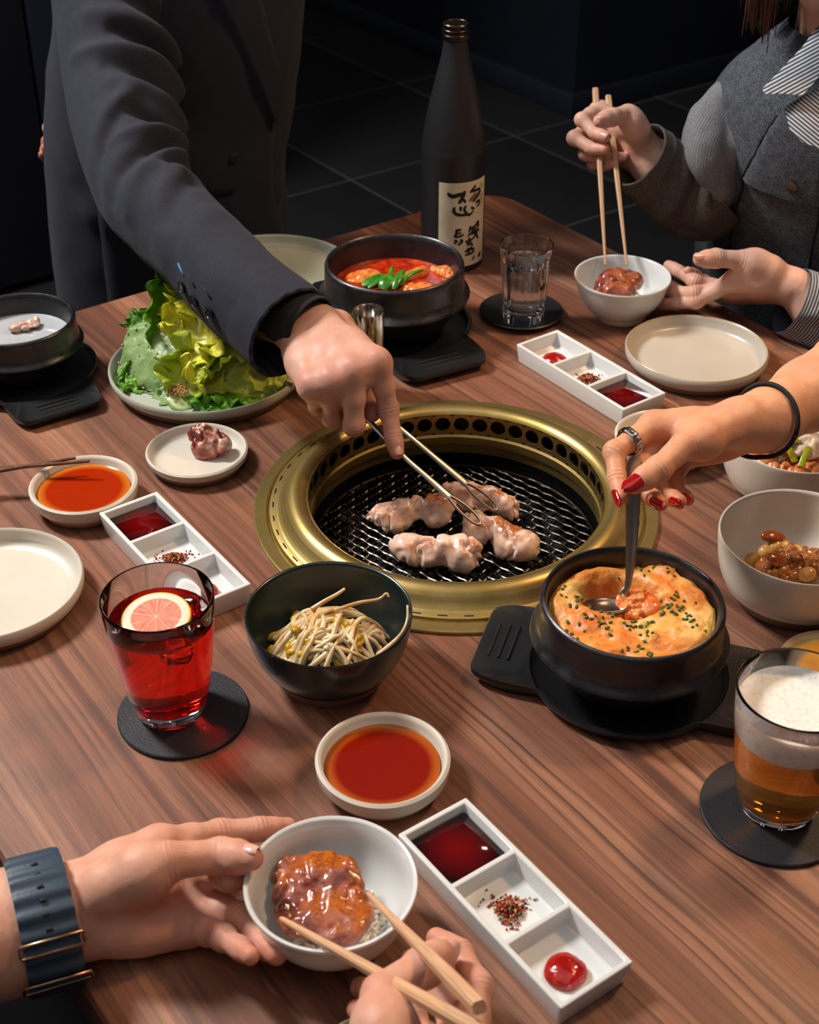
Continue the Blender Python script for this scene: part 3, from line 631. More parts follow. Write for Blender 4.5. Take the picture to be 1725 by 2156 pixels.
q = N('lemon'); p_ = q.co(); sp = q.n('ShaderNodeSeparateXYZ', {0: p_}); rr = q.math('MULTIPLY', q.n('ShaderNodeVectorMath', {0: q.n('ShaderNodeVectorMath', {0: p_, 1: (1, 1, 0)}, operation='MULTIPLY').outputs[0]}, operation='LENGTH').outputs['Value'], 1/.0255)
an = q.math('ARCTAN2', sp.outputs[1], sp.outputs[0]); seg = q.math('ABSOLUTE', q.math('SINE', q.math('MULTIPLY', an, 5.0)))
pulp = q.mix(q.val(q.noise(q.n('ShaderNodeCombineXYZ', {0: q.math('MULTIPLY', an, 14), 1: q.math('MULTIPLY', rr, 3)}).outputs[0], 1, 3), .35, .65), 'c9705c', 'e0a08a')
pulp = q.mix(q.val(q.math('MULTIPLY', seg, q.val(rr, 0, .35)), .10, .03), pulp, 'f0cbb4'); pulp = q.mix(q.val(rr, .70, .74), pulp, 'f3d9c6'); pulp = q.mix(q.val(rr, .93, .96), pulp, 'e8b412')
q.set(Base_Color=pulp, Roughness=.15, Subsurface_Weight=.3, Subsurface_Scale=.004); q.bump(q.noise(p_, 500, 3), .3, .0006)
tag(ob('lemon_slice', lathe([(0, -.0028), (.0236, -.0028), (.0252, -.0022), (.0255, 0), (.0252, .0022), (.0236, .0028), (.018, .0026), (0, .0026)], 64), q.m, loc=(RX-.002, RY-.0015, TZ+.0036+.0885), rot=(math.radians(5), math.radians(-4), .4), smooth=40), 'round lemon slice floating on the red drink', 'fruit')
ICE = N('ice'); ICE.set(Base_Color=(1, .96, .96, 1), Roughness=.05, Transmission_Weight=1., IOR=1.31); ICE = ICE.m
rng = random.Random(11)
for k, (ix, iy, iz, a) in enumerate(((.017, .018, .0865, .3), (-.016, .016, .080, 1.0), (.012, -.017, .079, .6))):
    b = box(.0185, .017, .016, .004, seg=3)
    for v_ in b.verts: v_.co += Vector((rng.uniform(-1, 1), rng.uniform(-1, 1), rng.uniform(-1, 1)))*.0006
    tag(ob('ice_cube', b, ICE, loc=(RX+ix, RY+iy, TZ+iz), rot=(.2*k, .3, a), smooth=60), ('clear ice cube rising behind the lemon slice in the red drink', 'ice cube at the left under the lemon slice in the red drink', 'ice cube at the front under the lemon slice in the red drink')[k], 'ice')
# beer
BX, BY = .2588, .7035
e = emp('drinking_glass', (BX, BY, TZ+.0036), 'clear tumbler of golden beer with white foam at right edge', 'glass')
ob('glass_body', lathe([(0, 0), (.0245, 0), (.0258, .0012), (.0268, .004), (.0290, .010), (.0318, .022), (.0355, .050), (.0395, .080), (.0420, .1075), (.0418, .1092), (.0410, .1098), (.0402, .1090), (.0378, .080), (.0339, .050), (.0302, .024), (.0262, .0120), (.0215, .0090), (0, .0085)], 96), GLASS, e, smooth=50)
BEER = N('beer'); BEER.set(Base_Color=L('ffb830'), Roughness=.0, Transmission_Weight=.88, IOR=1.33, Subsurface_Weight=.5, Subsurface_Scale=.01); BEER = BEER.m
tag(ob('beer', lathe([(0, .0083), (.0217, .0088), (.0264, .0118), (.0304, .024), (.0341, .050), (.0371, .072), (0, .072)], 96), BEER, loc=(BX, BY, TZ+.0036), smooth=50), 'golden beer filling the tumbler at the right', 'drink')
FOAM = M('beer_foam', 'ece6de', .6, var=(260, 'd9cfc4', .5, .7), bump=(600, .0012), sss=.4)
fp = [(0, .0722), (.0371, .0722), (.0380, .0815), (.0389, .0925), (.0391, .0952), (.0375, .0942), (.034, .0925), (.022, .0920), (0, .0918)]
tag(ob('beer_foam', lathe(fp, 96), FOAM, loc=(BX, BY, TZ+.0036), smooth=60), 'white foam head on the golden beer', 'foam', kind='stuff')
# water glass: ten facets
WX, WY = .1285, 1.4415
def facet(prof, n=10, per=6, cut=.06):
    bm = bmesh.new(); rings = []; m = n*per
    for r, z, k in prof:
        rings.append([bm.verts.new(((rr := r*(1-k*(1-math.cos(PI/n)/math.cos((2*PI*i/m) % (2*PI/n)-PI/n))*1.0))*math.cos(2*PI*i/m), rr*math.sin(2*PI*i/m), z)) if r > 0 else None for i in range(m)])
    c0 = bm.verts.new((0, 0, prof[0][1])); c1 = bm.verts.new((0, 0, prof[-1][1]))
    for A, B in zip(rings, rings[1:]):
        for i in range(m):
            j = (i+1) % m
            if A[0] is None: bm.faces.new((c0, B[i], B[j]))
            elif B[0] is None: bm.faces.new((A[i], c1, A[j]))
            else: bm.faces.new((A[i], A[j], B[j], B[i]))
    return bm
e = emp('drinking_glass', (WX, WY, TZ+.0052), 'small faceted tumbler of water on the black saucer coaster', 'glass')
ob('glass_body', facet([(0, 0, 0), (.0215, 0, 1.2), (.0228, .0015, 1.2), (.0235, .013, 1.2), (.0280, .076, 1.2), (.0287, .0815, .3), (.0296, .0895, 0), (.0292, .0908, 0), (.0282, .0908, 0), (.0272, .080, 0), (.0262, .072, 0), (.0205, .0165, 0), (.018, .0148, 0), (0, .0145, 0)]), GLASS, e, smooth=14)
WATER = N('water'); WATER.set(Base_Color=(1, 1, 1, 1), Roughness=0., Transmission_Weight=1., IOR=1.33); WATER = WATER.m
tag(ob('water', lathe([(0, .0143), (.0181, .0146), (.0207, .0163), (.0262, .0700), (.0266, .0712), (0, .0706)], 72), WATER, loc=(WX, WY, TZ+.0052), smooth=40), 'still water in the small faceted tumbler', 'water')
# steel cup
STEEL = M('polished_steel', 'd8d4cc', .14, 1.)
e = emp('steel_cup', (-.0415, 1.287, TZ), 'slim polished steel tube cup behind the hand with tongs', 'cup')
ob('cup_body', lathe([(0, .001), (.0150, .001), (.0156, .003), (.0160, .0935), (.0157, .0943), (.0153, .0935), (.0150, .004), (0, .003)], 64), STEEL, e, smooth=30)
ob('base_ring', lathe([(0, 0), (.021, 0), (.0218, .003), (.0205, .0062), (.016, .0078), (.0157, .006), (0, .0045)], 64), M('dark_steel', '3a3836', .2, 1.), e, smooth=50)
# ---------------------------------------------------------------- the bottle
BOX, BOY = .0517, 1.607
q = N('matte_black_glass'); q.set(Base_Color=L('1d1d20'), Roughness=.42, Specular_IOR_Level=.5); q.bump(q.noise(q.co(), 900, 2), .15, .0003)
e = emp('sake_bottle', (BOX, BOY, TZ), 'tall matte black bottle with cream calligraphy label at the back', 'bottle')
bp = [(.0372, .003), (.0380, .008), (.0380, .060), (.0380, .135), (.0374, .148), (.0352, .165), (.0316, .184), (.0270, .205), (.0215, .228), (.0172, .245), (.0146, .258), (.0134, .268), (.0133, .2715)]
ob('bottle_body', lathe([(0, .004), (.030, .003), (.0340, 0), (.0372, .003)]+list(arc(bp))+[(0, .272)], 72), q.m, e, smooth=60)
CAP = M('dark_bronze_cap', '3b342d', .3, .9)
def capbm():
    bm = lathe([(.0136, .2690), (.0142, .2692), (.0150, .2712), (.0150, .2748), (.0143, .2758), (.0150, .2770), (.0150, .2805), (.0143, .2812), (.0149, .2822), (.0148, .2862), (.0140, .2872), (.0128, .2873), (.0122, .2867), (0, .2867)], 72)
    for v_ in bm.verts:
        r = math.hypot(v_.co.x, v_.co.y)
        if r > .0145 and v_.co.z < .281: s = 1+.018*(1 if int(round(math.atan2(v_.co.y, v_.co.x)/(2*PI)*72)) % 2 else -1); v_.co.x *= s; v_.co.y *= s
    return bm
ob('cap', capbm(), CAP, e, smooth=25)
LA0, LA1, LZ0, LZ1 = math.radians(-117), math.radians(-18), .0085, .1145     # label: from left edge round to the right edge, heights
def onlabel(u, v_, r=.0384):                                                 # u, v_ in 0..1 across and down
    a = LA0+(LA1-LA0)*u; return Vector((r*math.cos(a), r*math.sin(a), LZ1+(LZ0-LZ1)*v_))
def patch(u0, u1, v0, v1, r, nu=24, nv=6):
    bm = bmesh.new(); rows = []
    for rr in (r, r-.0005):
        rows.append([[bm.verts.new(onlabel(u0+(u1-u0)*i/nu, v0+(v1-v0)*j/nv, rr)) for i in range(nu+1)] for j in range(nv+1)])
    for G, flip in ((rows[0], False), (rows[1], True)):
        for j in range(nv):
            for i in range(nu):
                f = (G[j][i], G[j][i+1], G[j+1][i+1], G[j+1][i]); bm.faces.new(f[::-1] if flip else f)
    return bm
lb = ob('label', patch(0, 1, 0, 1, .0383), M('cream_paper', 'd8cdb2', .8, var=(30, 'c9bd9f', .4, .7)), e, smooth=80)
ob('seal', patch(.80, .93, .045, .30, .03845, 6), M('gilt_print', 'b39a5c', .6, var=(300, 'd8cdb2', .52, .56)), lb, smooth=80)
INK = M('black_ink', '16140f', .7)
# brush strokes traced as (u, v) polylines with widths, in label coordinates
ST = [([(.16, .115), (.24, .15), (.36, .135), (.47, .12)], 2.6), ([(.47, .095), (.44, .15), (.40, .20), (.36, .235)], 2.4), ([(.40, .165), (.46, .205), (.49, .235)], 1.8),
      ([(.70, .055), (.64, .09), (.57, .125)], 1.8), ([(.60, .12), (.70, .115), (.80, .12), (.79, .165), (.72, .205), (.64, .245)], 1.9), ([(.70, .14), (.63, .18), (.55, .225)], 1.1), ([(.75, .15), (.68, .19), (.60, .235)], 1.1),
      ([(.29, .275), (.28, .33), (.35, .365), (.52, .38)], 2.1), ([(.40, .27), (.40, .325)], 1.8), ([(.50, .265), (.47, .32), (.56, .385), (.66, .345)], 1.8), ([(.60, .30), (.68, .33)], 1.6), ([(.70, .265), (.79, .25), (.80, .29), (.73, .315)], 1.9),
      ([(.31, .555), (.42, .545)], 1.7), ([(.34, .555), (.32, .61), (.30, .64)], 1.7), ([(.33, .595), (.42, .585)], 1.3), ([(.32, .635), (.43, .62), (.46, .60)], 1.4),
      ([(.60, .52), (.58, .60)], 1.6), ([(.60, .555), (.72, .535), (.78, .50), (.79, .56), (.73, .60)], 1.9), ([(.62, .575), (.74, .57)], 1.2), ([(.61, .60), (.73, .595)], 1.2), ([(.54, .63), (.68, .61), (.84, .605)], 1.6), ([(.66, .61), (.75, .655), (.80, .71)], 1.8), ([(.78, .62), (.70, .665), (.62, .69)], 1.5),
      ([(.29, .675), (.34, .68), (.30, .715)], 1.6), ([(.40, .665), (.44, .69), (.36, .73)], 1.7), ([(.50, .70), (.66, .69)], 1.5), ([(.52, .725), (.64, .72)], 1.2), ([(.53, .75), (.65, .745), (.62, .785), (.53, .79)], 1.2), ([(.58, .655), (.58, .70)], 1.4), ([(.49, .82), (.70, .80)], 1.6), ([(.58, .79), (.57, .85)], 1.5), ([(.50, .865), (.68, .845), (.66, .80)], 1.7),
      ([(.70, .885), (.69, .92)], .9), ([(.64, .93), (.73, .92)], .9), ([(.68, .91), (.67, .95)], .8), ([(.82, .90), (.90, .895)], 1.0), ([(.82, .92), (.90, .915)], 1.0), ([(.83, .94), (.90, .935)], 1.0), ([(.83, .895), (.83, .945)], .9), ([(.89, .89), (.89, .94)], .9)]
for pts, wd in ST:
    c = spline(pts, 5); m = len(c); W = .00095*wd*np.clip(np.sin(np.linspace(.55, PI-.45, m))*1.15, .35, 1); D = np.gradient(np.array([(u*.066, -v_*.106) for u, v_ in c]), axis=0); D /= np.linalg.norm(D, axis=1)[:, None]+1e-9
    bm = bmesh.new(); A = []; B = []
    for (u, v_), wv, (dx, dy) in zip(c, W, D):
        du, dv = -dy*wv/.066, -dx*wv/.106
        A.append(bm.verts.new(onlabel(u+du, v_+dv, .03855))); B.append(bm.verts.new(onlabel(u-du, v_-dv, .03855)))
    for i in range(m-1): bm.faces.new((A[i], A[i+1], B[i+1], B[i]))
    ob('brush_stroke', bm, INK, lb, smooth=80)
# ---------------------------------------------------------------- raw chicken on the mesh, tongs
def meat_mat(name, stops, sear, glaze=.25, scale=55, sss=.35, cover=(.45, .62), sc2=70):
    """flesh colours by noise; seared or glazed patches by the 'top' attribute and noise"""
    q = N(name); o = q.co(); a = q.noise(o, scale, 4, .6, .6); c = q.ramp(a, stops)
    s = q.math('MULTIPLY', q.val(q.noise(o, sc2, 3, .6), *cover), q.att('top').outputs['Fac'])
    c = q.mix(s, c, q.ramp(q.noise(o, 160, 3), sear)); c = q.mix(q.val(q.noise(o, 380, 3), .68, .76, 0, .5), c, '2a130a')
    q.set(Base_Color=c, Roughness=q.val(q.noise(o, 140, 3), .3, .7, glaze-.1, glaze+.2), Subsurface_Weight=sss, Subsurface_Scale=.004, Coat_Weight=.3)
    q.b.inputs['Subsurface Radius'].default_value = (1, .4, .25); q.bump(q.noise(o, 130, 4, .6), .4, .0011); return q.m
def lump(name, parts, h, nz, seed, mat, k=.007, flat=None, **kw):
    """parts: (centre, radii, yaw) ellipsoids joined smoothly; world coordinates relative to the first centre"""
    P = np.array([p[0] for p in parts]); R = max(max(p[1]) for p in parts)
    c0 = P[0].copy(); f = Field(P.min(0)-R-.012-c0, P.max(0)+R+.012-c0, h)
    for c, r, yaw in parts:
        rot = Euler(yaw if isinstance(yaw, tuple) else (0, 0, yaw)); f.ell(np.array(c)-c0, r, rot, k)
    V, Q = f.mesh(); n = vnormals(V, Q)
    V = V+n*((fbm(V, nz[0], seed)*nz[1]+-nz[1]*.9*np.exp(-(fbm(V*np.array((1, 1, .55)), nz[0]*1.1, seed+3)/.13)**2))[:, None])
    if flat is not None: V[:, 2] = np.maximum(V[:, 2], flat-c0[2])
    n = vnormals(V, Q); z = V[:, 2]; top = np.clip(n[:, 2]*1.2, 0, 1)*np.clip((z-z.min())/(np.ptp(z)+1e-9)*1.6-.3, 0, 1)
    par = kw.pop('parent', None); loc = Vector(c0)
    if par is not None: loc = loc-Vector(par.location)
    return ob(name, mesh_np(name, V, Q, {'top': top}), mat, par, loc, smooth=180, **kw)
CHK = meat_mat('chicken', [(.25, 'c98f7c'), (.42, 'dfb5a0'), (.58, 'e6c6b2'), (.75, 'ead7c6')], [(.35, '8a3d12'), (.6, 'b5692c'), (.75, 'd9a878')], .22, 42, .4, (.53, .62), 40)
CZ = TZ-.029
def chicken(a, b, seed, sizes, lab, bend=.004):
    a = np.array((*a, CZ)); b = np.array((*b, CZ)); d = b-a; yaw = math.atan2(d[1], d[0]); s = np.array((-d[1], d[0], 0))/np.linalg.norm(d); P = []
    for t, so, z, rx, ry, rz in sizes: P.append((a+d*t+s*so+np.array((0, 0, z)), (rx, ry, rz), yaw))
    tag(lump('chicken_piece', P, .0012, (42, .0046), seed, CHK, .004, TZ-.0405), lab, 'meat', 'chicken pieces on the grill')
chicken((-.0300, 1.1017), (.036, 1.1150), 1, [(.1, .001, 0, .019, .0150, .0130), (.36, .001, .003, .020, .0145, .0125), (.62, 0, .005, .019, .0135, .0120), (.88, .001, .006, .018, .0160, .0140), (.2, -.011, -.004, .017, .009, .010), (.82, -.011, -.003, .014, .009, .010)], 'raw pink chicken piece with browned top at left on the mesh')
chicken((.0400, 1.1450), (.0985, 1.1140), 2, [(.1, 0, .001, .018, .014, .012), (.36, 0, .002, .019, .014, .0125), (.62, .002, .003, .019, .0135, .0125), (.9, 0, .001, .016, .0135, .0130), (.4, -.010, -.003, .017, .008, .009), (1.05, -.003, -.004, .007, .008, .008)], 'raw chicken piece farthest back on the mesh under one tong tip')
chicken((.0560, 1.0925), (.1080, 1.0500), 3, [(.12, 0, .002, .017, .0165, .0140), (.36, .002, .005, .018, .0155, .0130), (.62, .002, .003, .017, .0145, .0125), (.90, 0, .001, .016, .0160, .0135), (.2, -.010, -.003, .015, .009, .010), (.75, -.010, -.003, .012, .008, .010)], 'raw chicken piece at the right gripped by the tongs')
chicken((-.0070, 1.0525), (.0590, 1.0385), 4, [(.06, .002, .001, .017, .0145, .0125), (.30, .001, .002, .019, .0140, .0125), (.56, 0, .004, .018, .0140, .0130), (.86, .001, .005, .019, .0170, .0145), (.3, -.009, -.003, .022, .008, .010), (.85, -.010, -.003, .016, .008, .010)], 'raw chicken piece with two browned spots nearest the front of the mesh')
TST = N('tong_steel'); TST.set(Base_Color=L('8f8982'), Metallic=1., Roughness=TST.val(TST.noise(TST.co(), 90, 2), .35, .65, .26, .36)); TST = TST.m
def bar(pts, wid, th, up, n=10):
    C = spline(pts, 6); m = len(C); wd = np.interp(np.linspace(0, 1, m), np.linspace(0, 1, len(wid)), wid)
    T, U, W = frames(C, up); bm = bmesh.new(); R = []
    for i in range(m): R.append([bm.verts.new(C[i]+wd[i]*.5*math.cos(2*PI*j/n)*W[i]+th*.5*math.sin(2*PI*j/n)*U[i]) for j in range(n)])
    for A, B in zip(R, R[1:]):
        for j in range(n): bm.faces.new((A[j], A[(j+1) % n], B[(j+1) % n], B[j]))
    bm.faces.new(R[0][::-1]); bm.faces.new(R[-1]); return bm
e = emp('grill_tongs', (-.06, 1.16, TZ+.07), 'long steel grill tongs held over the grill by the suited hand', 'tongs')
def prong(base, mid, tip, bow):
    A, B, C = (np.array(x) for x in (base, mid, tip)); d = (C-B)/np.linalg.norm(C-B); k = C-d*.036
    o = ob('prong', bar([A, A*.5+B*.5+np.array((0, 0, bow)), B, B*.5+k*.5, k], [.0075, .0062, .0055, .0062, .0085], .0018, (.25, -.45, .86)), TST, e, smooth=40)
    o.data.transform(Matrix.Translation(-Vector(e.location)))
    sd = np.cross(d, (.25, -.45, .86)); sd /= np.linalg.norm(sd); lp = []
    for i in range(33):
        t = 2*PI*i/32; lp.append(k+d*(.018-.019*math.cos(t))+sd*.0046*math.sin(t)*(1+.22*-math.cos(t)))
    ob('tip_loop', tube([p for p in lp], .0014, 8, up=(.25, -.45, .86)), TST, o, (0, 0, 0), smooth=60).data.transform(Matrix.Translation(-Vector(e.location)))
z0 = np.array((0, 0, TZ))
prong(np.array(TG[0])+z0, np.array(TG[1])+z0, np.array(TG[2])+z0, .0)
prong(np.array(TG[3])+z0, np.array(TG[4])+z0, np.array(TG[5])+z0, .0)
o = ob('spring_bend', bar([np.array(p)+z0 for p in (TG[0], tuple(np.array(TG[0])*.6+np.array(TG[3])*.4+np.array((-.012, .010, .008))), tuple(np.array(TG[0])*.4+np.array(TG[3])*.6+np.array((-.012, .011, .007))), TG[3])], [.0075]*4, .0018, (0, 0, 1)), TST, e, world=True, smooth=60)
# ---------------------------------------------------------------- grilled beef, rice, bone piece
BEEF = meat_mat('glazed_beef', [(.28, '3c1a12'), (.42, '7a3a2c'), (.56, 'a4604e'), (.72, '6a3426')], [(.3, '7a3208'), (.5, 'b5600f'), (.65, '82360c'), (.8, 'cf8a2c')], .16, 55, .15, (.46, .58), 42)
tag(lump('grilled_beef', [((-.0575, .5985, TZ+.0345), (.029, .030, .0075), (.10, -.06, .2)), ((-.070, .612, TZ+.036), (.017, .016, .0065), (.2, .15, .4)), ((-.045, .612, TZ+.037), (.016, .015, .0065), (.2, -.15, 0)), ((-.040, .584, TZ+.031), (.017, .022, .0065), (-.1, -.2, 0)), ((-.066, .583, TZ+.031), (.018, .018, .0065), (-.1, .1, 0)), ((-.052, .571, TZ+.0285), (.020, .012, .006), (-.2, 0, 0))], .0011, (34, .0036), 21, BEEF, .006), 'folded slice of glazed beef over rice in the bowl held by the watch hand', 'meat')
tag(lump('grilled_beef', [((.2310, 1.4590, TZ+.0400), (.024, .020, .013), (0, .1, .2)), ((.222, 1.450, TZ+.034), (.018, .014, .014), (0, 0, .3)), ((.236, 1.469, TZ+.046), (.017, .013, .009), (0, .2, 0)), ((.2530, 1.464, TZ+.042), (.011, .013, .011), (.4, 0, .5)), ((.240, 1.447, TZ+.033), (.014, .012, .012), (0, 0, .3))], .0012, (36, .0036), 22, BEEF, .005), 'thick glazed beef piece in the bowl beneath the upright chopsticks', 'meat')
RICE = M('rice', 'e4dccb', .4)
def rice(x, y, z, rx, ry, rz, n, seed, lab):
    rg = np.random.RandomState(seed); V = []; Q = []
    b = ell((.0036, .0014, .0013), seg=8, rings=6); bv = np.array([v.co[:] for v in b.verts]); bf = [[v.index for v in f.verts] for f in b.faces]; b.free()
    bf = np.array([f if len(f) == 4 else f+[f[-1]] for f in bf])
    me = bpy.data.meshes.new('rice'); verts = []; faces = []
    for i in range(n):
        t, u = rg.uniform(0, 2*PI), rg.rand()**.5; p = np.array((rx*u*math.cos(t), ry*u*math.sin(t), rz*math.sqrt(max(0, 1-u*u))+rg.normal(0, .0006)))
        R = np.array(Euler(rg.uniform(-1, 1, 3)*np.array((.6, .6, 3))).to_matrix()); verts += (bv@R.T+p).tolist(); faces += [[int(k)+len(bv)*i for k in dict.fromkeys(f)] for f in bf]
    cb = ell((rx*.96, ry*.96, rz*.93), seg=24, rings=14); k0 = len(verts); verts += [v.co[:] for v in cb.verts]; faces += [[v.index+k0 for v in f.verts] for f in cb.faces]; cb.free()
    me.from_pydata(verts, [], faces)
    tag(ob('cooked_rice', me, RICE, loc=(x, y, z), smooth=180), lab, 'rice', kind='stuff')
rice(-.044, .592, TZ+.009, .030, .031, .019, 420, 1, 'cooked white rice under the beef in the bowl held by the watch hand')
rice(.2420, 1.456, TZ+.009, .030, .030, .020, 420, 2, 'cooked white rice under the beef in the bowl beneath the upright chopsticks')
BONE = meat_mat('charred_meat', [(.3, '3a1a12'), (.45, '7a1f16'), (.55, '9c4a38'), (.7, 'd9a890')], [(.3, 'd8b09a'), (.6, 'e6c8b4')], .3, 48, .25, (.45, .55), 40)
tag(lump('meat_piece', [((-.1915, 1.1600, TZ+.0175), (.017, .013, .0125), .3), ((-.202, 1.1640, TZ+.0245), (.012, .011, .012), .2), ((-.186, 1.156, TZ+.0165), (.014, .012, .0105), -.4), ((-.196, 1.153, TZ+.0115), (.011, .009, .0085), 0)], .001, (62, .0040), 25, BONE, .005), 'charred chunk of meat with pale fat on the small cream saucer', 'meat')
# ---------------------------------------------------------------- lettuce salad
def leafmat(name, c0, c1, rib):
    q = N(name); o = q.co(); e_ = q.att('e').outputs['Fac']
    c = q.mix(q.val(q.noise(o, 30, 4, .6), .35, .65), c0, c1); c = q.mix(q.val(e_, .0, .10, .85, 0), c, rib); c = q.mix(q.val(q.noise(o, 160, 2), .55, .75, 0, .4), c, rib)
    q.set(Base_Color=c, Roughness=.32, Specular_IOR_Level=.45); q.bump(q.noise(o, 120, 4, .6), .8, .0022)
    tr = q.n('ShaderNodeBsdfTranslucent', {0: c}); ms = q.n('ShaderNodeMixShader', {0: .3, 1: q.b.outputs[0], 2: tr.outputs[0]}); q.t.links.new(ms.outputs[0], q.out.inputs[0]); return q.m
LF = [leafmat('leaf_grey_green', '86a662', 'a0bd7c', 'bdd09c'), leafmat('leaf_yellow', 'dbd826', 'ece858', 'f3f0b4'), leafmat('leaf_green', '4c8a14', '74ab26', 'b4cf6a'), leafmat('leaf_lime', 'b3c832', 'cfdb58', 'e8eab0'), leafmat('leaf_pale', 'c5c478', 'd6cf90', 'e8e2bc'), leafmat('leaf_dark', '3f7a16', '5b962a', '9dbb5a')]
SAL = emp('lettuce_salad', (-.2123, 1.305, TZ+.0075), 'heap of green and yellow lettuce leaves with sesame on the sage plate', 'salad')
SEEDP = []
def leaf(p, rot, Ln, Wd, cup, bend, ruf, mi, seed, nu=40, nv=56):
    rg = np.random.RandomState(seed); u, v = np.meshgrid(np.linspace(-1, 1, nu), np.linspace(0, 1, nv)); ph = rg.uniform(0, 6, 6)
    wv = (np.sin(PI*np.clip(.06+v*.90, 0, 1)**.85)**.55)*.5
    x = u*wv*Wd; y = (v-.5)*Ln; a = np.abs(u)
    z = -cup*Wd*u*u*wv*2-bend*Ln*(2*v-1)**2
    rw = ruf*(a**3*(.7+.5*v)+v**6*.6)
    z = z+rw*(np.sin(v*17+ph[0]+u*2)+.6*np.sin(v*33+ph[1])+.35*np.sin(v*61+ph[5])+.6*np.sin(u*9+ph[2])*v); x = x+rw*.8*np.sin(v*23+ph[3])*np.sign(u); y = y+rw*.7*np.sin(u*11+v*13+ph[4])
    P = np.stack([x, y, z], -1).reshape(-1, 3); n3 = fbm(P/np.array((Wd, Ln, Wd)), 4, seed); P[:, 2] += n3*.075*Wd
    P = P@np.array(Euler(tuple(math.radians(k) for k in rot)).to_matrix()).T
    i = np.arange(nu*nv).reshape(nv, nu); Q = np.stack([i[:-1, :-1], i[:-1, 1:], i[1:, 1:], i[1:, :-1]], -1).reshape(-1, 4)
    loc = Vector(p)+Vector((0, 0, TZ)); P = P.astype(float); P[:, 2] = np.maximum(P[:, 2], .0085-p[2])
    o = ob('lettuce_leaf', mesh_np('leaf', P, Q, {'e': a.reshape(-1)}), LF[mi], SAL, loc-SAL.location, smooth=180)
    md = o.modifiers.new('thick', 'SOLIDIFY'); md.thickness = .0007
    nn = vnormals(P, Q); sg = np.where(nn[:, 2] < 0, -1., 1.)
    for k in rg.randint(0, len(P), int(24*Ln*Wd/.0075)): SEEDP.append((P[k]+np.array(loc)+nn[k]*sg[k]*.0009, nn[k]))
for a in [((-.2400, 1.288, .044), (46, -8, 8), .118, .138, .27, .16, .0022, 0, 1), ((-.252, 1.330, .068), (64, 8, 20), .092, .050, -.35, .05, .006, 2, 2), ((-.266, 1.325, .045), (40, -40, 40), .075, .055, .2, .1, .004, 5, 3),
          ((-.2155, 1.312, .074), (42, -6, -14), .070, .070, -.25, .1, .0085, 1, 4), ((-.204, 1.297, .058), (30, 10, -50), .062, .066, -.3, .1, .009, 1, 5), ((-.2225, 1.2745, .030), (38, -6, -12), .058, .052, -.45, .05, .0075, 3, 6), ((-.213, 1.268, .024), (20, 16, 40), .052, .040, -.4, .1, .0065, 1, 7),
          ((-.178, 1.279, .034), (34, 22, -30), .078, .066, .1, .12, .0085, 3, 8), ((-.162, 1.268, .022), (24, 26, -60), .070, .058, .15, .1, .0080, 3, 9), ((-.188, 1.292, .052), (30, 14, -70), .075, .07, -.2, .1, .0075, 3, 10), ((-.134, 1.284, .022), (34, 14, -75), .066, .048, -.1, .1, .004, 4, 11), ((-.146, 1.290, .028), (22, 10, -30), .072, .060, .1, .08, .0065, 4, 12),
          ((-.202, 1.259, .015), (8, 6, 74), .092, .056, .12, .07, .004, 5, 13), ((-.276, 1.290, .013), (10, -20, 100), .050, .045, .1, .05, .005, 2, 14), ((-.168, 1.308, .045), (26, 8, 20), .092, .080, .25, .1, .007, 2, 15), ((-.208, 1.318, .038), (12, 0, 70), .13, .10, .35, .12, .006, 5, 16), ((-.176, 1.262, .013), (6, 10, 100), .075, .05, .1, .05, .006, 2, 17), ((-.238, 1.268, .014), (14, -10, 30), .055, .05, .1, .05, .004, 0, 18), ((-.228, 1.330, .066), (50, 0, 0), .075, .06, -.2, .1, .007, 1, 19)]:
    leaf(*a)
SES = M('sesame', 'd0a66a', .5, var=(120, 'a87638', .45, .6))
def seeds(name, pts, parent, size=.0016, mat=SES):
    b = ell((size, size*.62, size*.42), seg=6, rings=5); bv = np.array([v.co[:] for v in b.verts]); bf = [[v.index for v in f.verts] for f in b.faces]; b.free(); V = []; F = []
    rg = np.random.RandomState(5)
    for i, (p, n) in enumerate(pts):
        R = np.array(Vector(n).to_track_quat('Z', 'Y').to_matrix())@np.array(Euler((0, 0, rg.uniform(0, 6))).to_matrix()); V += (bv@R.T*rg.uniform(.7, 1.15)+p).tolist(); F += [[k+len(bv)*i for k in f] for f in bf]
    me = bpy.data.meshes.new(name); me.from_pydata(V, [], F); return ob(name, me, mat, parent, world=parent is not None, smooth=180, kind='stuff')
seeds('sesame_seeds', SEEDP, SAL)
rgs = np.random.RandomState(8)
q = N('cucumber'); rr = q.n('ShaderNodeVectorMath', {0: q.co()}, operation='LENGTH').outputs['Value']
q.set(Base_Color=q.ramp(rr, [(0, 'c9cf98'), (.0085, 'b9c886'), (.0125, 'cfd89a'), (.0150, '3f7a1c')]), Roughness=.2)
cu = ob('cucumber_slice', lathe([(0, 0), (.0142, 0), (.0152, .0008), (.0152, .0026), (.0144, .0032), (0, .0032)], 40), q.m, loc=(-.2315, 1.2500, TZ+.0115), rot=(math.radians(24), math.radians(10), 0), smooth=40, label='cucumber slice topped with sesame at the front of the salad plate', cat='vegetable')
pts = [(np.array((-.2355, 1.2535, TZ+.0175))+np.array((rgs.normal(0, .0055), rgs.normal(0, .0045), abs(rgs.normal(0, .0035)))), rgs.normal(0, 1, 3)+np.array((0, 0, .01))) for _ in range(170)]
tag(seeds('sesame_clump', pts, None), 'clump of toasted sesame on the cucumber slice', 'sesame')
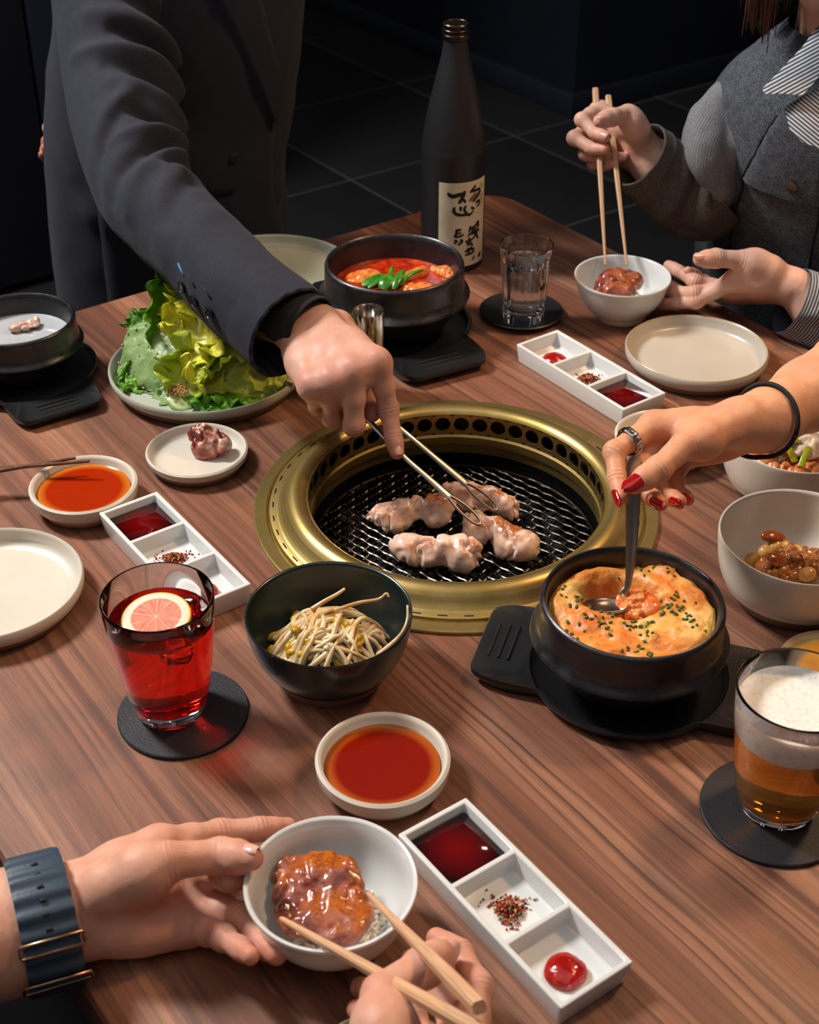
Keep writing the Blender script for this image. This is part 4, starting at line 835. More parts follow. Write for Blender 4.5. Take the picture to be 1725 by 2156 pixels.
# ---------------------------------------------------------------- stews
q = N('milky_broth'); q.set(Base_Color=q.mix(q.val(q.noise(q.co(), 40, 4), .4, .7, 0, .5), 'a6a9ab', '94979a'), Roughness=.08); MILK = q.m
tag(ob('milky_soup', lathe([(0, -.004), (.050, -.004), (.0535, 0), (0, 0)], 72), MILK, loc=(-.408, 1.323, TZ+.0085+.037), smooth=30), 'pale milky broth in the stone pot at left', 'soup')
SHR = meat_mat('boiled_meat', [(.3, 'b08872'), (.6, 'cbb0a0')], [(.5, 'c2a08c'), (.8, 'd8c4b4')], .35, 60, .2)
tag(lump('soup_meat', [((-.402, 1.340, TZ+.050), (.013, .008, .004), .3), ((-.397, 1.345, TZ+.052), (.008, .005, .004), 1.), ((-.412, 1.336, TZ+.050), (.009, .007, .004), .6)], .001, (80, .003), 31, SHR, .004), 'shreds of boiled meat floating in the milky soup', 'meat')
q = N('red_broth'); nz = q.noise(q.co(), 55, 5, .65, .6)
q.set(Base_Color=q.ramp(nz, [(.3, '5a0d04'), (.48, '95200a'), (.62, 'b83a10'), (.75, 'cf5a1c')]), Roughness=.07, Specular_IOR_Level=.6); q.bump(nz, .3, .002)
tag(ob('red_stew', lathe([(0, -.004), (.062, -.004), (.0672, 0), (0, 0)], 72), q.m, loc=(-.0165, 1.4255, TZ+.0085+.0475), smooth=30), 'spicy red broth in the stone pot at the back', 'soup')
DUM = meat_mat('red_tofu', [(.3, 'b5481a'), (.5, 'd9782e'), (.7, 'e89a4c')], [(.4, 'e8a45c'), (.7, 'c9481a')], .15, 70, .3)
sz = TZ+.0565
for (x, y, a, r), lab in zip(((-.052, 1.440, .3, (.021, .015, .007)), (.008, 1.408, -.2, (.020, .012, .008)), (.003, 1.446, .9, (.022, .008, .007)), (.036, 1.452, 2.3, (.018, .007, .007))), ('round orange piece at the left of the red stew', 'round orange piece at the front of the red stew', 'long orange piece in the middle of the red stew', 'long orange piece at the far right of the red stew')):
    tag(lump('stew_piece', [((x, y, sz), r, a), ((x+r[0]*.4, y+.003, sz+.001), (r[0]*.6, r[1]*.8, r[2]), a)], .0012, (60, .0022), int(x*999) % 50, DUM, .004), lab, 'food')
GRN = M('chive', '3f8a1c', .25, var=(80, '2a6414', .4, .6), sss=.1)
for k, (p0, p1, p2, r, fl) in enumerate((((-.045, 1.408, .060), (-.033, 1.416, .066), (-.018, 1.428, .068), .0030, .35), ((-.030, 1.402, .061), (-.024, 1.412, .068), (-.016, 1.424, .067), .0075, .25), ((-.018, 1.402, .061), (-.012, 1.415, .069), (-.006, 1.432, .070), .0045, .4), ((-.010, 1.410, .062), (0, 1.422, .069), (.016, 1.436, .068), .0028, .6), ((-.052, 1.418, .059), (-.038, 1.424, .063), (-.030, 1.436, .063), .006, .25), ((-.022, 1.420, .062), (-.020, 1.436, .068), (-.018, 1.446, .068), .0022, .6))):
    c = spline([p0, p1, p2], 5); rad = r*np.clip(np.sin(np.linspace(.35, PI-.25, len(c)))*1.2, .25, 1)
    tag(ob('green_stalk', tube([(x, y, z+TZ) for x, y, z in c], rad, 8, up=(0, -.3, 1), flat=fl), GRN, smooth=60), ('thin green stalk at the left front in the red stew', 'broad bright green leaf at the front of the red stew', 'upright green stalk in the middle of the red stew greens', 'green stalk pointing right in the red stew', 'broad dark green leaf at the left in the red stew', 'thin green stalk at the back of the red stew greens')[k], 'vegetable', 'greens in the red stew')
# egg and cheese stew: a relief surface with a spooned-out hollow
HX, HY = .160, .857; PX, PY = .169, .843
def egg():
    nr, na = 60, 150; V = [(0, 0, 0)]; Q = []
    for i in range(1, nr+1):
        for j in range(na): r = .0628*i/nr; V.append((r*math.cos(2*PI*j/na), r*math.sin(2*PI*j/na), 0))
    V = np.array(V); r = np.hypot(V[:, 0], V[:, 1]); hx, hy = V[:, 0]-(HX-PX), V[:, 1]-(HY-PY)
    n1 = fbm(V, 30, 3); n2 = fbm(V, 85, 9, 4); d = np.sqrt((hx/1.25)**2+hy**2)+n1*.006
    z = .0045*(1-(r/.063)**2)+.0062*n1+.0044*n2+.0022*np.abs(fbm(V, 45, 21)); hol = 1/(1+np.exp((d-.021)/.0024)); z -= hol*(.021-.004*n2)
    z += np.exp(-((d-.031)/.006)**2)*.0028; z -= np.clip((r-.058)/.005, 0, 1)*.003; V[:, 2] = z
    T3 = [[0, 1+j, 1+(j+1) % na, 1+(j+1) % na] for j in range(na)]
    me = bpy.data.meshes.new('egg'); F = [[0, 1+j, 1+(j+1) % na] for j in range(na)]
    for i in range(nr-1):
        F += [[1+i*na+j, 1+(i+1)*na+j, 1+(i+1)*na+(j+1) % na, 1+i*na+(j+1) % na] for j in range(na)]
    me.from_pydata(V.tolist(), [], F)
    at = me.attributes.new('hol', 'FLOAT', 'POINT'); at.data.foreach_set('value', hol.astype(np.float32)); return me, V
q = N('cheese_egg'); o = q.co(); a = q.noise(o, 38, 5, .65, .4); c = q.ramp(a, [(.28, 'c25a1a'), (.42, 'd67c30'), (.55, 'e29848'), (.7, 'eab058'), (.82, 'cf7a26')])
c = q.mix(q.val(q.noise(o, 75, 4, .65), .60, .72, 0, .8), c, '9c5a1c'); c = q.mix(q.val(q.noise(o, 24, 2), .55, .68, 0, .6), c, 'e3cc74'); c = q.mix(q.val(q.noise(o, 33, 4, .6), .60, .70, 0, .6), c, 'e8d2a4'); c = q.mix(q.math('MULTIPLY', q.att('hol').outputs['Fac'], .75), c, q.ramp(q.noise(o, 90, 3), [(.35, 'b8420f'), (.6, 'e08a4c')]))
c = q.mix(q.val(q.noise(o, 260, 2), .70, .74, 0, .7), c, 'a8200a')
q.set(Base_Color=c, Roughness=.3, Subsurface_Weight=.08, Subsurface_Scale=.004); q.b.inputs['Subsurface Radius'].default_value = (1, .5, .2); q.bump(q.noise(o, 180, 5, .65), .6, .0018)
me, EV = egg(); EZ = TZ+.0085+.0575
tag(ob('egg_stew', me, q.m, loc=(PX, PY, EZ), smooth=180), 'puffed orange egg and cheese stew filling the front stone pot', 'stew')
rg = np.random.RandomState(4); HERB = M('dried_herb', '2f4a18', .6, var=(300, '55651f', .4, .6))
k = [i for i in rg.randint(0, len(EV), 420) if np.hypot(EV[i, 0], EV[i, 1]) > .02 and (math.hypot(EV[i, 0]-HX+PX, EV[i, 1]-HY+PY) > .022) and (fbm(EV[i:i+1], 40, 77)[0] > -.15)][:190]
hp = [(EV[i]+np.array((PX, PY, EZ+.0005)), np.array((rg.normal(0, .3), rg.normal(0, .3), 1.))) for i in k]
tag(seeds('herb_flakes', hp, None, .0021, HERB), 'green dried herb flakes sprinkled over the egg stew', 'herb')
KIM = meat_mat('kimchi_cabbage', [(.28, 'b8380c'), (.42, 'd06a2c'), (.56, 'dd9a60'), (.72, 'e6c492')], [(.3, 'b52c0a'), (.6, 'd8702c')], .18, 60, .3, (.5, .62), 70)
tag(lump('kimchi_piece', [((.1725, .8560, EZ-.001), (.017, .010, .0075), .3), ((.181, .853, EZ-.003), (.012, .011, .008), -.3), ((.168, .848, EZ-.005), (.012, .010, .008), .9), ((.174, .862, EZ+.002), (.014, .005, .0045), .2)], .001, (58, .0040), 40, KIM, .004), 'pale orange kimchi leaf lifted on the spoon in the egg stew', 'food')
tag(lump('kimchi_piece', [((.148, .842, EZ-.0125), (.010, .007, .004), .2), ((.154, .838, EZ-.012), (.009, .006, .004), -.4)], .001, (80, .0035), 41, meat_mat('dark_kimchi', [(.35, '3a3210'), (.5, '8a1c0a'), (.65, 'a8361a')], [(.4, '2c3a12'), (.6, '9c2410')], .15, 90, .1), .004), 'dark red and green kimchi shred at the bottom of the stew hollow', 'food')
# the spoon
SPN = N('dark_spoon_steel'); SPN.set(Base_Color=L('9a9086'), Metallic=1., Roughness=.34); SPN = SPN.m
e = emp('spoon', (.1665, .873, TZ+.11), 'dark steel spoon held upright in the egg stew by red-nailed fingers', 'spoon')
hp = [np.array(p)+z0 for p in ((.1695, .8965, .1715), (.1692, .8945, .166), (.1690, .888, .148), (.1690, .8715, .104), (.1682, .8635, .081), (.1668, .8605, .0745), (.1640, .8580, .0705))]
ob('handle', bar(hp, [.0075, .0110, .0118, .0088, .0055, .0050, .0080], .0022, (0, -1, .15), 12), SPN, e, world=True, smooth=50)
def spoonbowl():
    bm = bmesh.new(); n = 40; R = []
    for r, z in [(1, 0), (.93, -.0022), (.78, -.0045), (.5, -.0066), (.2, -.0074), (0, -.0075)]:
        R.append([bm.verts.new((.0205*r*math.cos(2*PI*k/n)*(1+.08*math.cos(2*PI*k/n)), .0150*r*math.sin(2*PI*k/n), z)) for k in range(n)] if r else [bm.verts.new((0, 0, z))])
    for A, B in zip(R, R[1:]):
        for k in range(n):
            j = (k+1) % n
            bm.faces.new((A[k], A[j], B[j], B[k]) if len(B) > 1 else (A[k], A[j], B[0]))
    return bm
b = ob('spoon_bowl', spoonbowl(), SPN, e, Vector((.1520, .8500, TZ+.0665))-e.location, (math.radians(14), math.radians(-12), math.radians(208)), smooth=60); b.modifiers.new('thick', 'SOLIDIFY').thickness = .0012
# ---------------------------------------------------------------- bean sprouts
SPR = N('sprout'); SPR.set(Base_Color=SPR.mix(SPR.val(SPR.noise(SPR.co(), 60, 2), .4, .65), 'e0cba2', 'c09a60'), Roughness=.22, Subsurface_Weight=.4, Subsurface_Scale=.004); SPR = SPR.m
BEAN = M('sprout_bean', 'c9a21c', .25, var=(150, 'a8801a', .4, .6), sss=.2)
rng = random.Random(17); SX, SY = -.0595, .842
def sprout(pts, r, head, lab='pale cooked bean sprout in the heap in the dark green bowl'):
    c = spline(pts, 5); rad = r*np.clip(np.linspace(1.15, .62, len(c)), .3, 2)
    o = ob('bean_sprout', tube([(x, y, z+TZ) for x, y, z in c], rad, 7), SPR, smooth=180, label=lab, cat='bean sprout', group='bean sprouts in the dark green bowl')
    if head:
        d = Vector(c[0]-c[1]).normalized(); m = d.to_track_quat('X', 'Z').to_euler()
        ob('bean', ell((.0056, .0036, .0033), seg=10, rings=8, c=Vector(c[0])+Vector((0, 0, TZ))+d*.002, rot=m), BEAN, o, smooth=180)
def dome(x, y): 
    r = math.hypot((x-SX)/.046, (y-SY)/.043); return .016+.040*math.sqrt(max(0, 1-r*r)) if r < 1 else .016
for k in range(88):
    a, u = rng.uniform(0, 2*PI), rng.random()**.5*.93; x, y = SX+.044*u*math.cos(a), SY+.041*u*math.sin(a); h = rng.uniform(.016, .030)
    t = rng.gauss(.7, .75); cv = rng.uniform(-30, 30); P = []
    lift = rng.uniform(-.006, .0015)
    for s in (-1, -.5, 0, .5, 1):
        px_, py_ = x+math.cos(t)*s*h-math.sin(t)*cv*s*s*h*h, y+math.sin(t)*s*h+math.cos(t)*cv*s*s*h*h
        R = math.hypot(px_+.0619, py_-.8465)
        if R > .046: px_, py_ = -.0619+(px_+.0619)*.046/R, .8465+(py_-.8465)*.046/R
        P.append((px_, py_, max(.0165 if R < .03 else .018+.55*max(0, min(R, .046)-.03), dome(px_, py_)+lift+rng.uniform(-.0015, .0015)+(.002 if abs(s) < .3 else 0))))
    sprout(P, rng.uniform(.0017, .0026), rng.random() < .5)
sprout([(-.058, .853, .058), (-.040, .860, .060), (-.024, .862, .062), (-.018, .864, .066), (-.016, .862, .064)], .0015, False, 'bean sprout with a hooked tail sticking out at the right of the heap')
sprout([(-.024, .815, .046), (-.008, .828, .053), (-.002, .840, .058), (-.0015, .852, .064)], .0015, False, 'long bean sprout climbing the right rim of the dark green bowl')
sprout([(-.076, .858, .055), (-.066, .862, .060), (-.056, .866, .064), (-.050, .869, .067)], .0018, False, 'thick bean sprout lying on top of the heap')
# ---------------------------------------------------------------- nuts
ALM = M('almond', '7a3410', .16, var=(90, '94481a', .4, .6), bump=(140, .001), coat=.4); PEA = M('peanut', 'c99a58', .2, var=(90, 'b5823c', .4, .65), coat=.4, sss=.2); WAL = M('walnut_kernel', 'a5652c', .2, var=(110, '7a4418', .4, .6), coat=.4)
am = bmesh.new(); bmesh.ops.create_uvsphere(am, u_segments=20, v_segments=12, radius=1)
for v_ in am.verts:
    x, y, z = v_.co; k = 1-.38*max(0, x)**2; v_.co = Vector((x*.0125, y*.0068*k, z*.0048*k))
AL = ob('almond', am, ALM, smooth=180)
PE = ob('peanut', ell((.0082, .0066, .0062), seg=18, rings=12), PEA, smooth=180)
f = Field((-.014,)*3, (.014,)*3, .0008)
for s in (-1, 1):
    for j in range(4): f.ell((s*.0034, (j-1.5)*.0040, .0006*(j % 2)), (.0042, .0027, .0048), Euler((.4*s, 0, .3*s*(j-1.5))), .0012)
V, Q = f.mesh(); V = V+vnormals(V, Q)*(fbm(V, 300, 2)*.0011)[:, None]; V = V*1.18; WA = ob('walnut', mesh_np('walnut', V, Q), WAL, smooth=180)
PRO = {'al': AL, 'be': PE, 'wa': WA}; used = set()
NUT = [('al', .3064, .9671, .045, 'glossy almond on top of the nut heap'), ('al', .3074, .9465, .036, 'dark glossy almond in the middle of the nut heap'), ('al', .3572, .9400, .036, ''), ('be', .3072, .9618, .0385, ''), ('be', .3155, .9625, .0375, ''), ('be', .3016, .9640, .032, ''), ('be', .3293, .9342, .031, 'large round pale bean at the front of the nut heap'), ('be', .2921, .9645, .023, 'pale bean lying apart at the left of the nut heap'), ('be', .3268, .9625, .033, ''), ('be', .3499, .9381, .03, ''), ('be', .315, .957, .024, ''), ('be', .330, .955, .024, ''),
       ('wa', .3166, .9525, .037, ''), ('wa', .2990, .9512, .026, ''), ('wa', .3163, .9401, .028, ''), ('wa', .3357, .9525, .035, ''), ('wa', .3276, .9472, .030, ''), ('wa', .3393, .9400, .032, ''), ('wa', .3064, .9430, .025, ''), ('wa', .3489, .9465, .034, ''), ('wa', .345, .958, .028, ''), ('be', .322, .945, .022, ''), ('wa', .308, .956, .024, ''), ('be', .340, .947, .023, '')]
gl = {'al': ('glazed almond in the beige nut bowl', 'almonds in the nut bowl'), 'be': ('pale glazed bean in the beige nut bowl', 'pale beans in the nut bowl'), 'wa': ('glazed walnut kernel in the beige nut bowl', 'walnuts in the nut bowl')}
rng = random.Random(5)
for kd, x, y, z, lab in NUT:
    o = PRO[kd] if kd not in used else PRO[kd].copy()
    if kd in used: COL.objects.link(o)
    used.add(kd); o.location = (x, y, TZ+z); o.rotation_euler = (rng.uniform(-.5, .5), rng.uniform(-.5, .5), rng.uniform(0, 6) if lab == '' else .15)
    nk = sorted([n_[1] for n_ in NUT if n_[0] == kd]).index(x); tag(o, lab or gl[kd][0]+', '+('leftmost' if nk == 0 else ('second', 'third', 'fourth', 'fifth', 'sixth', 'seventh', 'eighth', 'ninth', 'tenth', 'eleventh', 'twelfth')[nk-1]+' from left'), 'nut', gl[kd][1])
# ---------------------------------------------------------------- kimchi in the back bowl
RAD = meat_mat('pale_kimchi', [(.3, 'd8b48c'), (.6, 'e8d6bc')], [(.5, 'd98a5c'), (.7, 'c9481a')], .15, 50, .3, (.55, .68), 60)
for x, y, z, r, a, mt, lab in ((.3109, 1.0695, .042, (.017, .011, .007), .1, RAD, 'pale cabbage stem at the front left of the kimchi bowl'), (.3290, 1.071, .044, (.013, .006, .006), -.5, KIM, 'narrow red kimchi strip in front of the dark greens'), (.3521, 1.0630, .044, (.016, .010, .008), .2, KIM, 'red flaked kimchi piece at the front right of its bowl'), (.3054, 1.0900, .043, (.021, .008, .008), .3, KIM, 'red kimchi strip under the wrist'), (.3290, 1.0890, .048, (.018, .012, .009), .2, KIM, 'red kimchi leaf in the middle of its bowl'), (.3558, 1.0898, .055, (.020, .013, .009), -.3, RAD, 'pale curled cabbage leaf on top of the kimchi'), (.3450, 1.077, .046, (.012, .010, .008), .8, M('dark_greens', '2c2c12', .3, var=(120, '6d1c0a', .4, .6), bump=(200, .002)), 'dark greens clump in the kimchi'), (.379, 1.088, .05, (.018, .014, .010), .2, KIM, 'red kimchi piece at the right edge of its bowl'), (.350, 1.115, .038, (.030, .022, .012), 0, KIM, 'large red kimchi leaf at the back of its bowl'), (.320, 1.112, .036, (.020, .018, .010), 0, KIM, 'red kimchi leaf at the back left of its bowl')):
    dx_, dy_ = x-.3544, y-1.1045; k_ = min(1., (.058-max(r[:2])*1.25)/max(math.hypot(dx_, dy_), 1e-6)); x, y = .3544+dx_*k_, 1.1045+dy_*k_
    tag(lump('kimchi_piece', [((x, y, TZ+z), r, a), ((x+r[0]*.5, y+r[1]*.3, TZ+z+.002), (r[0]*.6, r[1]*.8, r[2]), a+.4), ((x-r[0]*.3, y-.002, TZ+z-.004), (r[0]*.7, r[1], r[2]), a)], .0013, (60, .004), int(abs(x*1e4)) % 90, mt, .003), lab, 'kimchi')
ONI = M('scallion', '9aa818', .25, var=(60, 'b8402a', .58, .68), sss=.1)
for pts, r, lab in ((((.3200, 1.0820, .060), (.335, 1.0855, .066), (.350, 1.0900, .067)), .0052, 'long yellow green scallion strip on top of the kimchi'), (((.3330, 1.0850, .066), (.3405, 1.075, .063), (.3445, 1.066, .056)), .0034, 'scallion strip crossing downwards on the kimchi'), (((.3490, 1.0620, .054), (.3535, 1.0700, .061), (.358, 1.078, .064)), .0026, 'thin scallion strip at the right on the kimchi')):
    tag(ob('scallion_strip', tube([(x, y, z+TZ) for x, y, z in spline(pts, 5)], r, 8, up=(0, -.3, 1), flat=.22), ONI, smooth=60), lab, 'vegetable')
# ---------------------------------------------------------------- chopsticks
STK = N('bamboo'); s_ = STK.co(); STK.set(Base_Color=STK.mix(STK.val(STK.noise(STK.n('ShaderNodeMapping', {0: s_, 3: (1500, 1500, 30)}).outputs[0], 1, 2), .35, .65), 'd6ab85', 'bd8f68'), Roughness=.5); STK = STK.m
STD = M('dark_wood', '5a3826', .45, var=(200, '6e4a34', .4, .6))
def chopstick(a, b, Ln, lab, mat=None, w0=.0072, w1=.0026):
    """square tapered stick from the tip a towards b, Ln long"""
    a, b = Vector(a), Vector(b); d = (b-a).normalized(); bm = bmesh.new(); R = []
    for t, k in ((0, w1*.8), (.01, w1), (.45, (w0+w1)*.55), (.75, w0*.95), (.985, w0), (1, w0*.9)):
        R.append([bm.verts.new((x*k/2, y*k/2, t*Ln)) for x, y in ((-1, -.6), (-.6, -1), (.6, -1), (1, -.6), (1, .6), (.6, 1), (-.6, 1), (-1, .6))])
    for A, B in zip(R, R[1:]):
        for j in range(8): bm.faces.new((A[j], A[(j+1) % 8], B[(j+1) % 8], B[j]))
    bm.faces.new(R[0][::-1]); bm.faces.new(R[-1])
    return tag(ob('chopstick', bm, mat or STK, loc=a, rot=d.to_track_quat('Z', 'Y').to_euler(), smooth=20), lab, 'chopstick')
chopstick((.2225, 1.4839, TZ+.052), (.2177, 1.6478, TZ+.1984), .2205, 'left one of the upright chopsticks above the back rice bowl')
chopstick((.2466, 1.4826, TZ+.052), (.2327, 1.6433, TZ+.192), .2135, 'right one of the upright chopsticks above the back rice bowl')
chopstick((-.0796, .5764, TZ+.0375), (.0120, .4685, TZ+.1007), .212, 'left chopstick of the pair reaching into the front beef bowl', w0=.0082, w1=.003)
chopstick((-.0262, .5956, TZ+.0375), (.0358, .4470, TZ+.1276), .184, 'right chopstick of the pair reaching into the front beef bowl', w0=.0082, w1=.003)
chopstick((-.2953, 1.1022, TZ+.0335), (-.3793, 1.1007, TZ+.0265), .215, 'nearer dark chopstick lying across the left sauce dish', STD, .0055, .0024)
chopstick((-.3092, 1.1078, TZ+.0335), (-.3780, 1.0972, TZ+.0265), .205, 'farther dark chopstick lying across the left sauce dish', STD, .0055, .0024)
# ---------------------------------------------------------------- people
CAMP = np.array((0, 0, TZ+.748))
def skin(name, col, red, rough=.5):
    q = N(name); o = q.co(); c = q.mix(q.val(q.noise(o, 60, 4, .6), .35, .65, 0, .3), col, red); c = q.mix(q.math('MULTIPLY', q.att('red').outputs['Fac'], .75), c, red); c = q.mix(q.val(q.noise(o, 24, 2), .55, .7, 0, .18), c, 'b98f8a')
    q.set(Base_Color=c, Roughness=rough, Subsurface_Weight=.22, Subsurface_Scale=.006, Specular_IOR_Level=.36); q.b.inputs['Subsurface Radius'].default_value = (1, .38, .2)
    h = q.math('ADD', q.math('MULTIPLY', q.att('cr').outputs['Fac'], .8), q.math('ADD', q.math('MULTIPLY', q.noise(o, 700, 3, .6), .35), q.math('MULTIPLY', q.noise(o, 230, 3, .6), .5))); q.bump(h, .45, .0008); return q.m
def un(v): return v/(np.linalg.norm(v)+1e-12)
def hand_mesh(J, s=1., vox=.0011, extra=None):
    A = {k: [np.array(p, float) for p in J[k]] for k in ('th', 'ix', 'mi', 'ri', 'pi')}; w_ = np.array(J['w'], float)
    fore = [(np.array(p[:3]), p[3]) for p in J['fore']]
    allp = np.array([p for k in A for p in A[k]]+[w_]+[p for p, r in fore[:3]]); lo, hi = allp.min(0)-.045, allp.max(0)+.045
    F = Field(lo, hi, vox); G = F.like()
    ac = un(A['pi'][0]-A['ix'][0]); ct = un((A['mi'][0]+A['ri'][0])/2-w_); nr = un(np.cross(ac, ct))
    tips = sum(A[k][3] for k in ('ix', 'mi', 'ri', 'pi'))/4; kn = sum(A[k][0] for k in ('ix', 'mi', 'ri', 'pi'))/4
    dors = nr*(1 if nr@(kn-tips) > 0 else -1)
    Wr, Wu = w_-ac*.013*s, w_+ac*.013*s; K = .011*s
    for k, u, r0, r1 in (('ix', 0., .0165, .0118), ('mi', .33, .0165, .0118), ('ri', .66, .016, .0112), ('pi', 1., .0155, .0102)):
        b = Wr+(Wu-Wr)*u; m = b*.45+A[k][0]*.55-dors*.002*s
        F.cone(b, m, r0*s, (r0+r1)*.5*s, K); F.cone(m, A[k][0]-dors*.001, (r0+r1)*.5*s, r1*s, K)
        F.ball(A[k][0]+dors*.0042*s, .0094*s, .006*s)
        F.cone(A[k][0]*.75+b*.25+dors*.0100*s, A[k][0]+dors*.0078*s, .0030*s, .0044*s, .006*s)
        F.cone(A[k][0], A[k][0]*.45+A[k][1]*.55, r1*s*.95, .0095*s*(.86 if k == 'pi' else 1), .008*s)
    for a, b in (('ix', 'mi'), ('mi', 'ri'), ('ri', 'pi')):
        m = (A[a][0]+A[b][0])/2; F.cone(A[a][0]*.9+w_*.1, A[b][0]*.9+w_*.1, .0105*s, .0105*s, K)
        F.cone(m+un((A[a][1]+A[b][1])/2-m)*.008*s-dors*.002*s, m, .0075*s, .0095*s, .008*s)
    T = A['th']; F.cone(w_*.5+T[0]*.5, T[0], .0175*s, .0155*s, K); F.cone(T[0], T[1], .0155*s, .0122*s, K)
    F.ball(T[0]*.5+T[1]*.5-dors*.003*s, .0165*s, K); F.cone(T[1]*.7+T[0]*.3, A['ix'][0]*.72+w_*.28, .0085*s, .0095*s, .014*s)
    F.cone(T[1]*.6+T[0]*.4-dors*.002*s, A['mi'][0]*.55+w_*.45-dors*.004*s, .0105*s, .0105*s, .014*s)
    F.cone(Wu*.65+A['pi'][0]*.35-dors*.004*s, Wu*.3+A['pi'][0]*.7-dors*.003*s, .0155*s, .0125*s, K)
    pts = [(w_, None)]+fore; prev = None
    for i, (p, r) in enumerate(fore):
        q0, r0 = (w_, .0205*s) if i == 0 else fore[i-1]
        o = ac*(.009*s if i == 0 else 0)
        F.cone(q0+ac*.010*s*(1 if i == 0 else 0), p+o*.5, (.0185*s if i == 0 else r0), r, .012); F.cone(q0-ac*.010*s*(1 if i == 0 else 0), p-o*.5, (.0185*s if i == 0 else r0), r, .012)
    rad = {'th': (.0122, .0108, .0098), 'ix': (.0100, .0089, .0078, .0068), 'mi': (.0102, .0092, .0080, .0069), 'ri': (.0098, .0087, .0076, .0066), 'pi': (.0087, .0077, .0067, .0058)}
    for k in ('ix', 'mi', 'ri', 'pi', 'th'):
        H = F.like(); p = A[k]; r = rad[k]
        if k == 'th': seg = [(p[1], p[2], .0120, .0105), (p[2], p[3]*.55+p[2]*.45, .0108, .0104), (p[3]*.55+p[2]*.45, p[3], .0104, .0080)]; H.ball(p[2], .0111*s, .003)
        else:
            m = p[0]*.5+p[1]*.5; seg = [(p[0], m, r[0], r[0]*.96), (m, p[1], r[0]*.96, r[1]*1.03), (p[1], p[2], r[1]*.97, r[2]), (p[2], p[3], r[2]*.99, r[3])]
            bd = un(p[1]-(p[0]+p[2])/2) if np.linalg.norm(p[1]-(p[0]+p[2])/2) > .002 else dors
            H.ball(p[1]+bd*.0006*s, r[1]*1.0*s, .003); H.ball((p[2]+p[3])/2-bd*.0012, r[3]*1.02*s, .004)
        for a, b, ra, rb in seg: H.cone(a, b, ra*s, rb*s, .0045*s)
        G.F = np.minimum(G.F, H.F)
    F.merge(G, .0028*s)
    if extra: extra(F)
    V, Q = F.mesh(); V = relax(V, Q, 1); red = np.zeros(len(V)); cr = np.zeros(len(V))
    for k in A:
        for i, p in enumerate(A[k]):
            d = np.linalg.norm(V-(p+dors*.008 if i == 0 else p), axis=1); red += np.exp(-(d/(.012*s))**2)*(.75, .75, .5, 1.)[i]
            if i in (1, 2):
                t = un(A[k][i+1 if i < 3 else i]-A[k][i-1]); sx = (V-p)@t; cr += np.exp(-(sx/.0045)**2)*np.exp(-((d-.009)/.005)**2)*np.cos(sx*2*PI/.0034)
    pal = np.clip(-(vnormals(V, Q)@dors), 0, 1)*np.exp(-(np.linalg.norm(V-(w_*.4+kn*.6), axis=1)/.05)**2)
    n = vnormals(V, Q); V = V+n*(fbm(V, 60, 3)*.0005)[:, None]
    return mesh_np('hand', V, Q, {'red': np.clip(red*.8+pal*.45, 0, 1), 'cr': cr})
def nail(par, J, k, mat, s=1., dirv=None, long=0., wid=1.):
    p = [np.array(q, float) for q in J[k]]; d = un(p[3]-p[2]); up = un(CAMP-p[3]) if dirv is None else np.array(dirv, float)
    up = un(up-d*(up@d)); sd = np.cross(d, up); r = (.0080 if k == 'th' else .0064)*s*(.86 if k == 'pi' else 1.); L_ = (.0125 if k == 'th' else .0098)*s*(1+long); W_ = r*(1.42 if k == 'th' else 1.36)*wid
    bm = bmesh.new(); n = 12; G = []
    for off in (0, -.0006):
        rows = []
        for i in range(n+1):
            v_ = i/n; row = []; sh = (1-max(0, (v_-.62)/.38)**2*(.78 if long else .35))*(1-.25*max(0, (.2-v_)/.2)**2)
            for j in range(n+1):
                u = (2*j/n-1)*.92; x = u*W_/2*sh*1.05; zz = r*(math.sqrt(max(0, 1-(u*.82)**2)))*(1.17-.15*v_)-.10*r*max(0, v_-.5)*4*v_*(0.5 if not long else .35)
                row.append(bm.verts.new(p[3]+d*(L_*(v_-.62 if not long else v_-.45)+r*.30)+sd*x+up*(zz+off+.0002)))
            rows.append(row)
        G.append(rows)
    for g, fl in ((G[0], 0), (G[1], 1)):
        for i in range(n):
            for j in range(n):
                f = [g[i][j], g[i][j+1], g[i+1][j+1], g[i+1][j]]; bm.faces.new(f[::-1] if fl else f)
    E = lambda g: [g[0][j] for j in range(n)]+[g[i][n] for i in range(n)]+[g[n][n-j] for j in range(n)]+[g[n-i][0] for i in range(n)]
    a, b = E(G[0]), E(G[1])
    for i in range(len(a)): bm.faces.new((a[i], a[(i+1) % len(a)], b[(i+1) % len(a)], b[i]))
    o = ob('nail', bm, mat, None, smooth=50); base = par
    while base.parent is not None: base = base.parent
    o.data.transform(Matrix.Translation(-Vector(base.location))); o.parent = par; return o
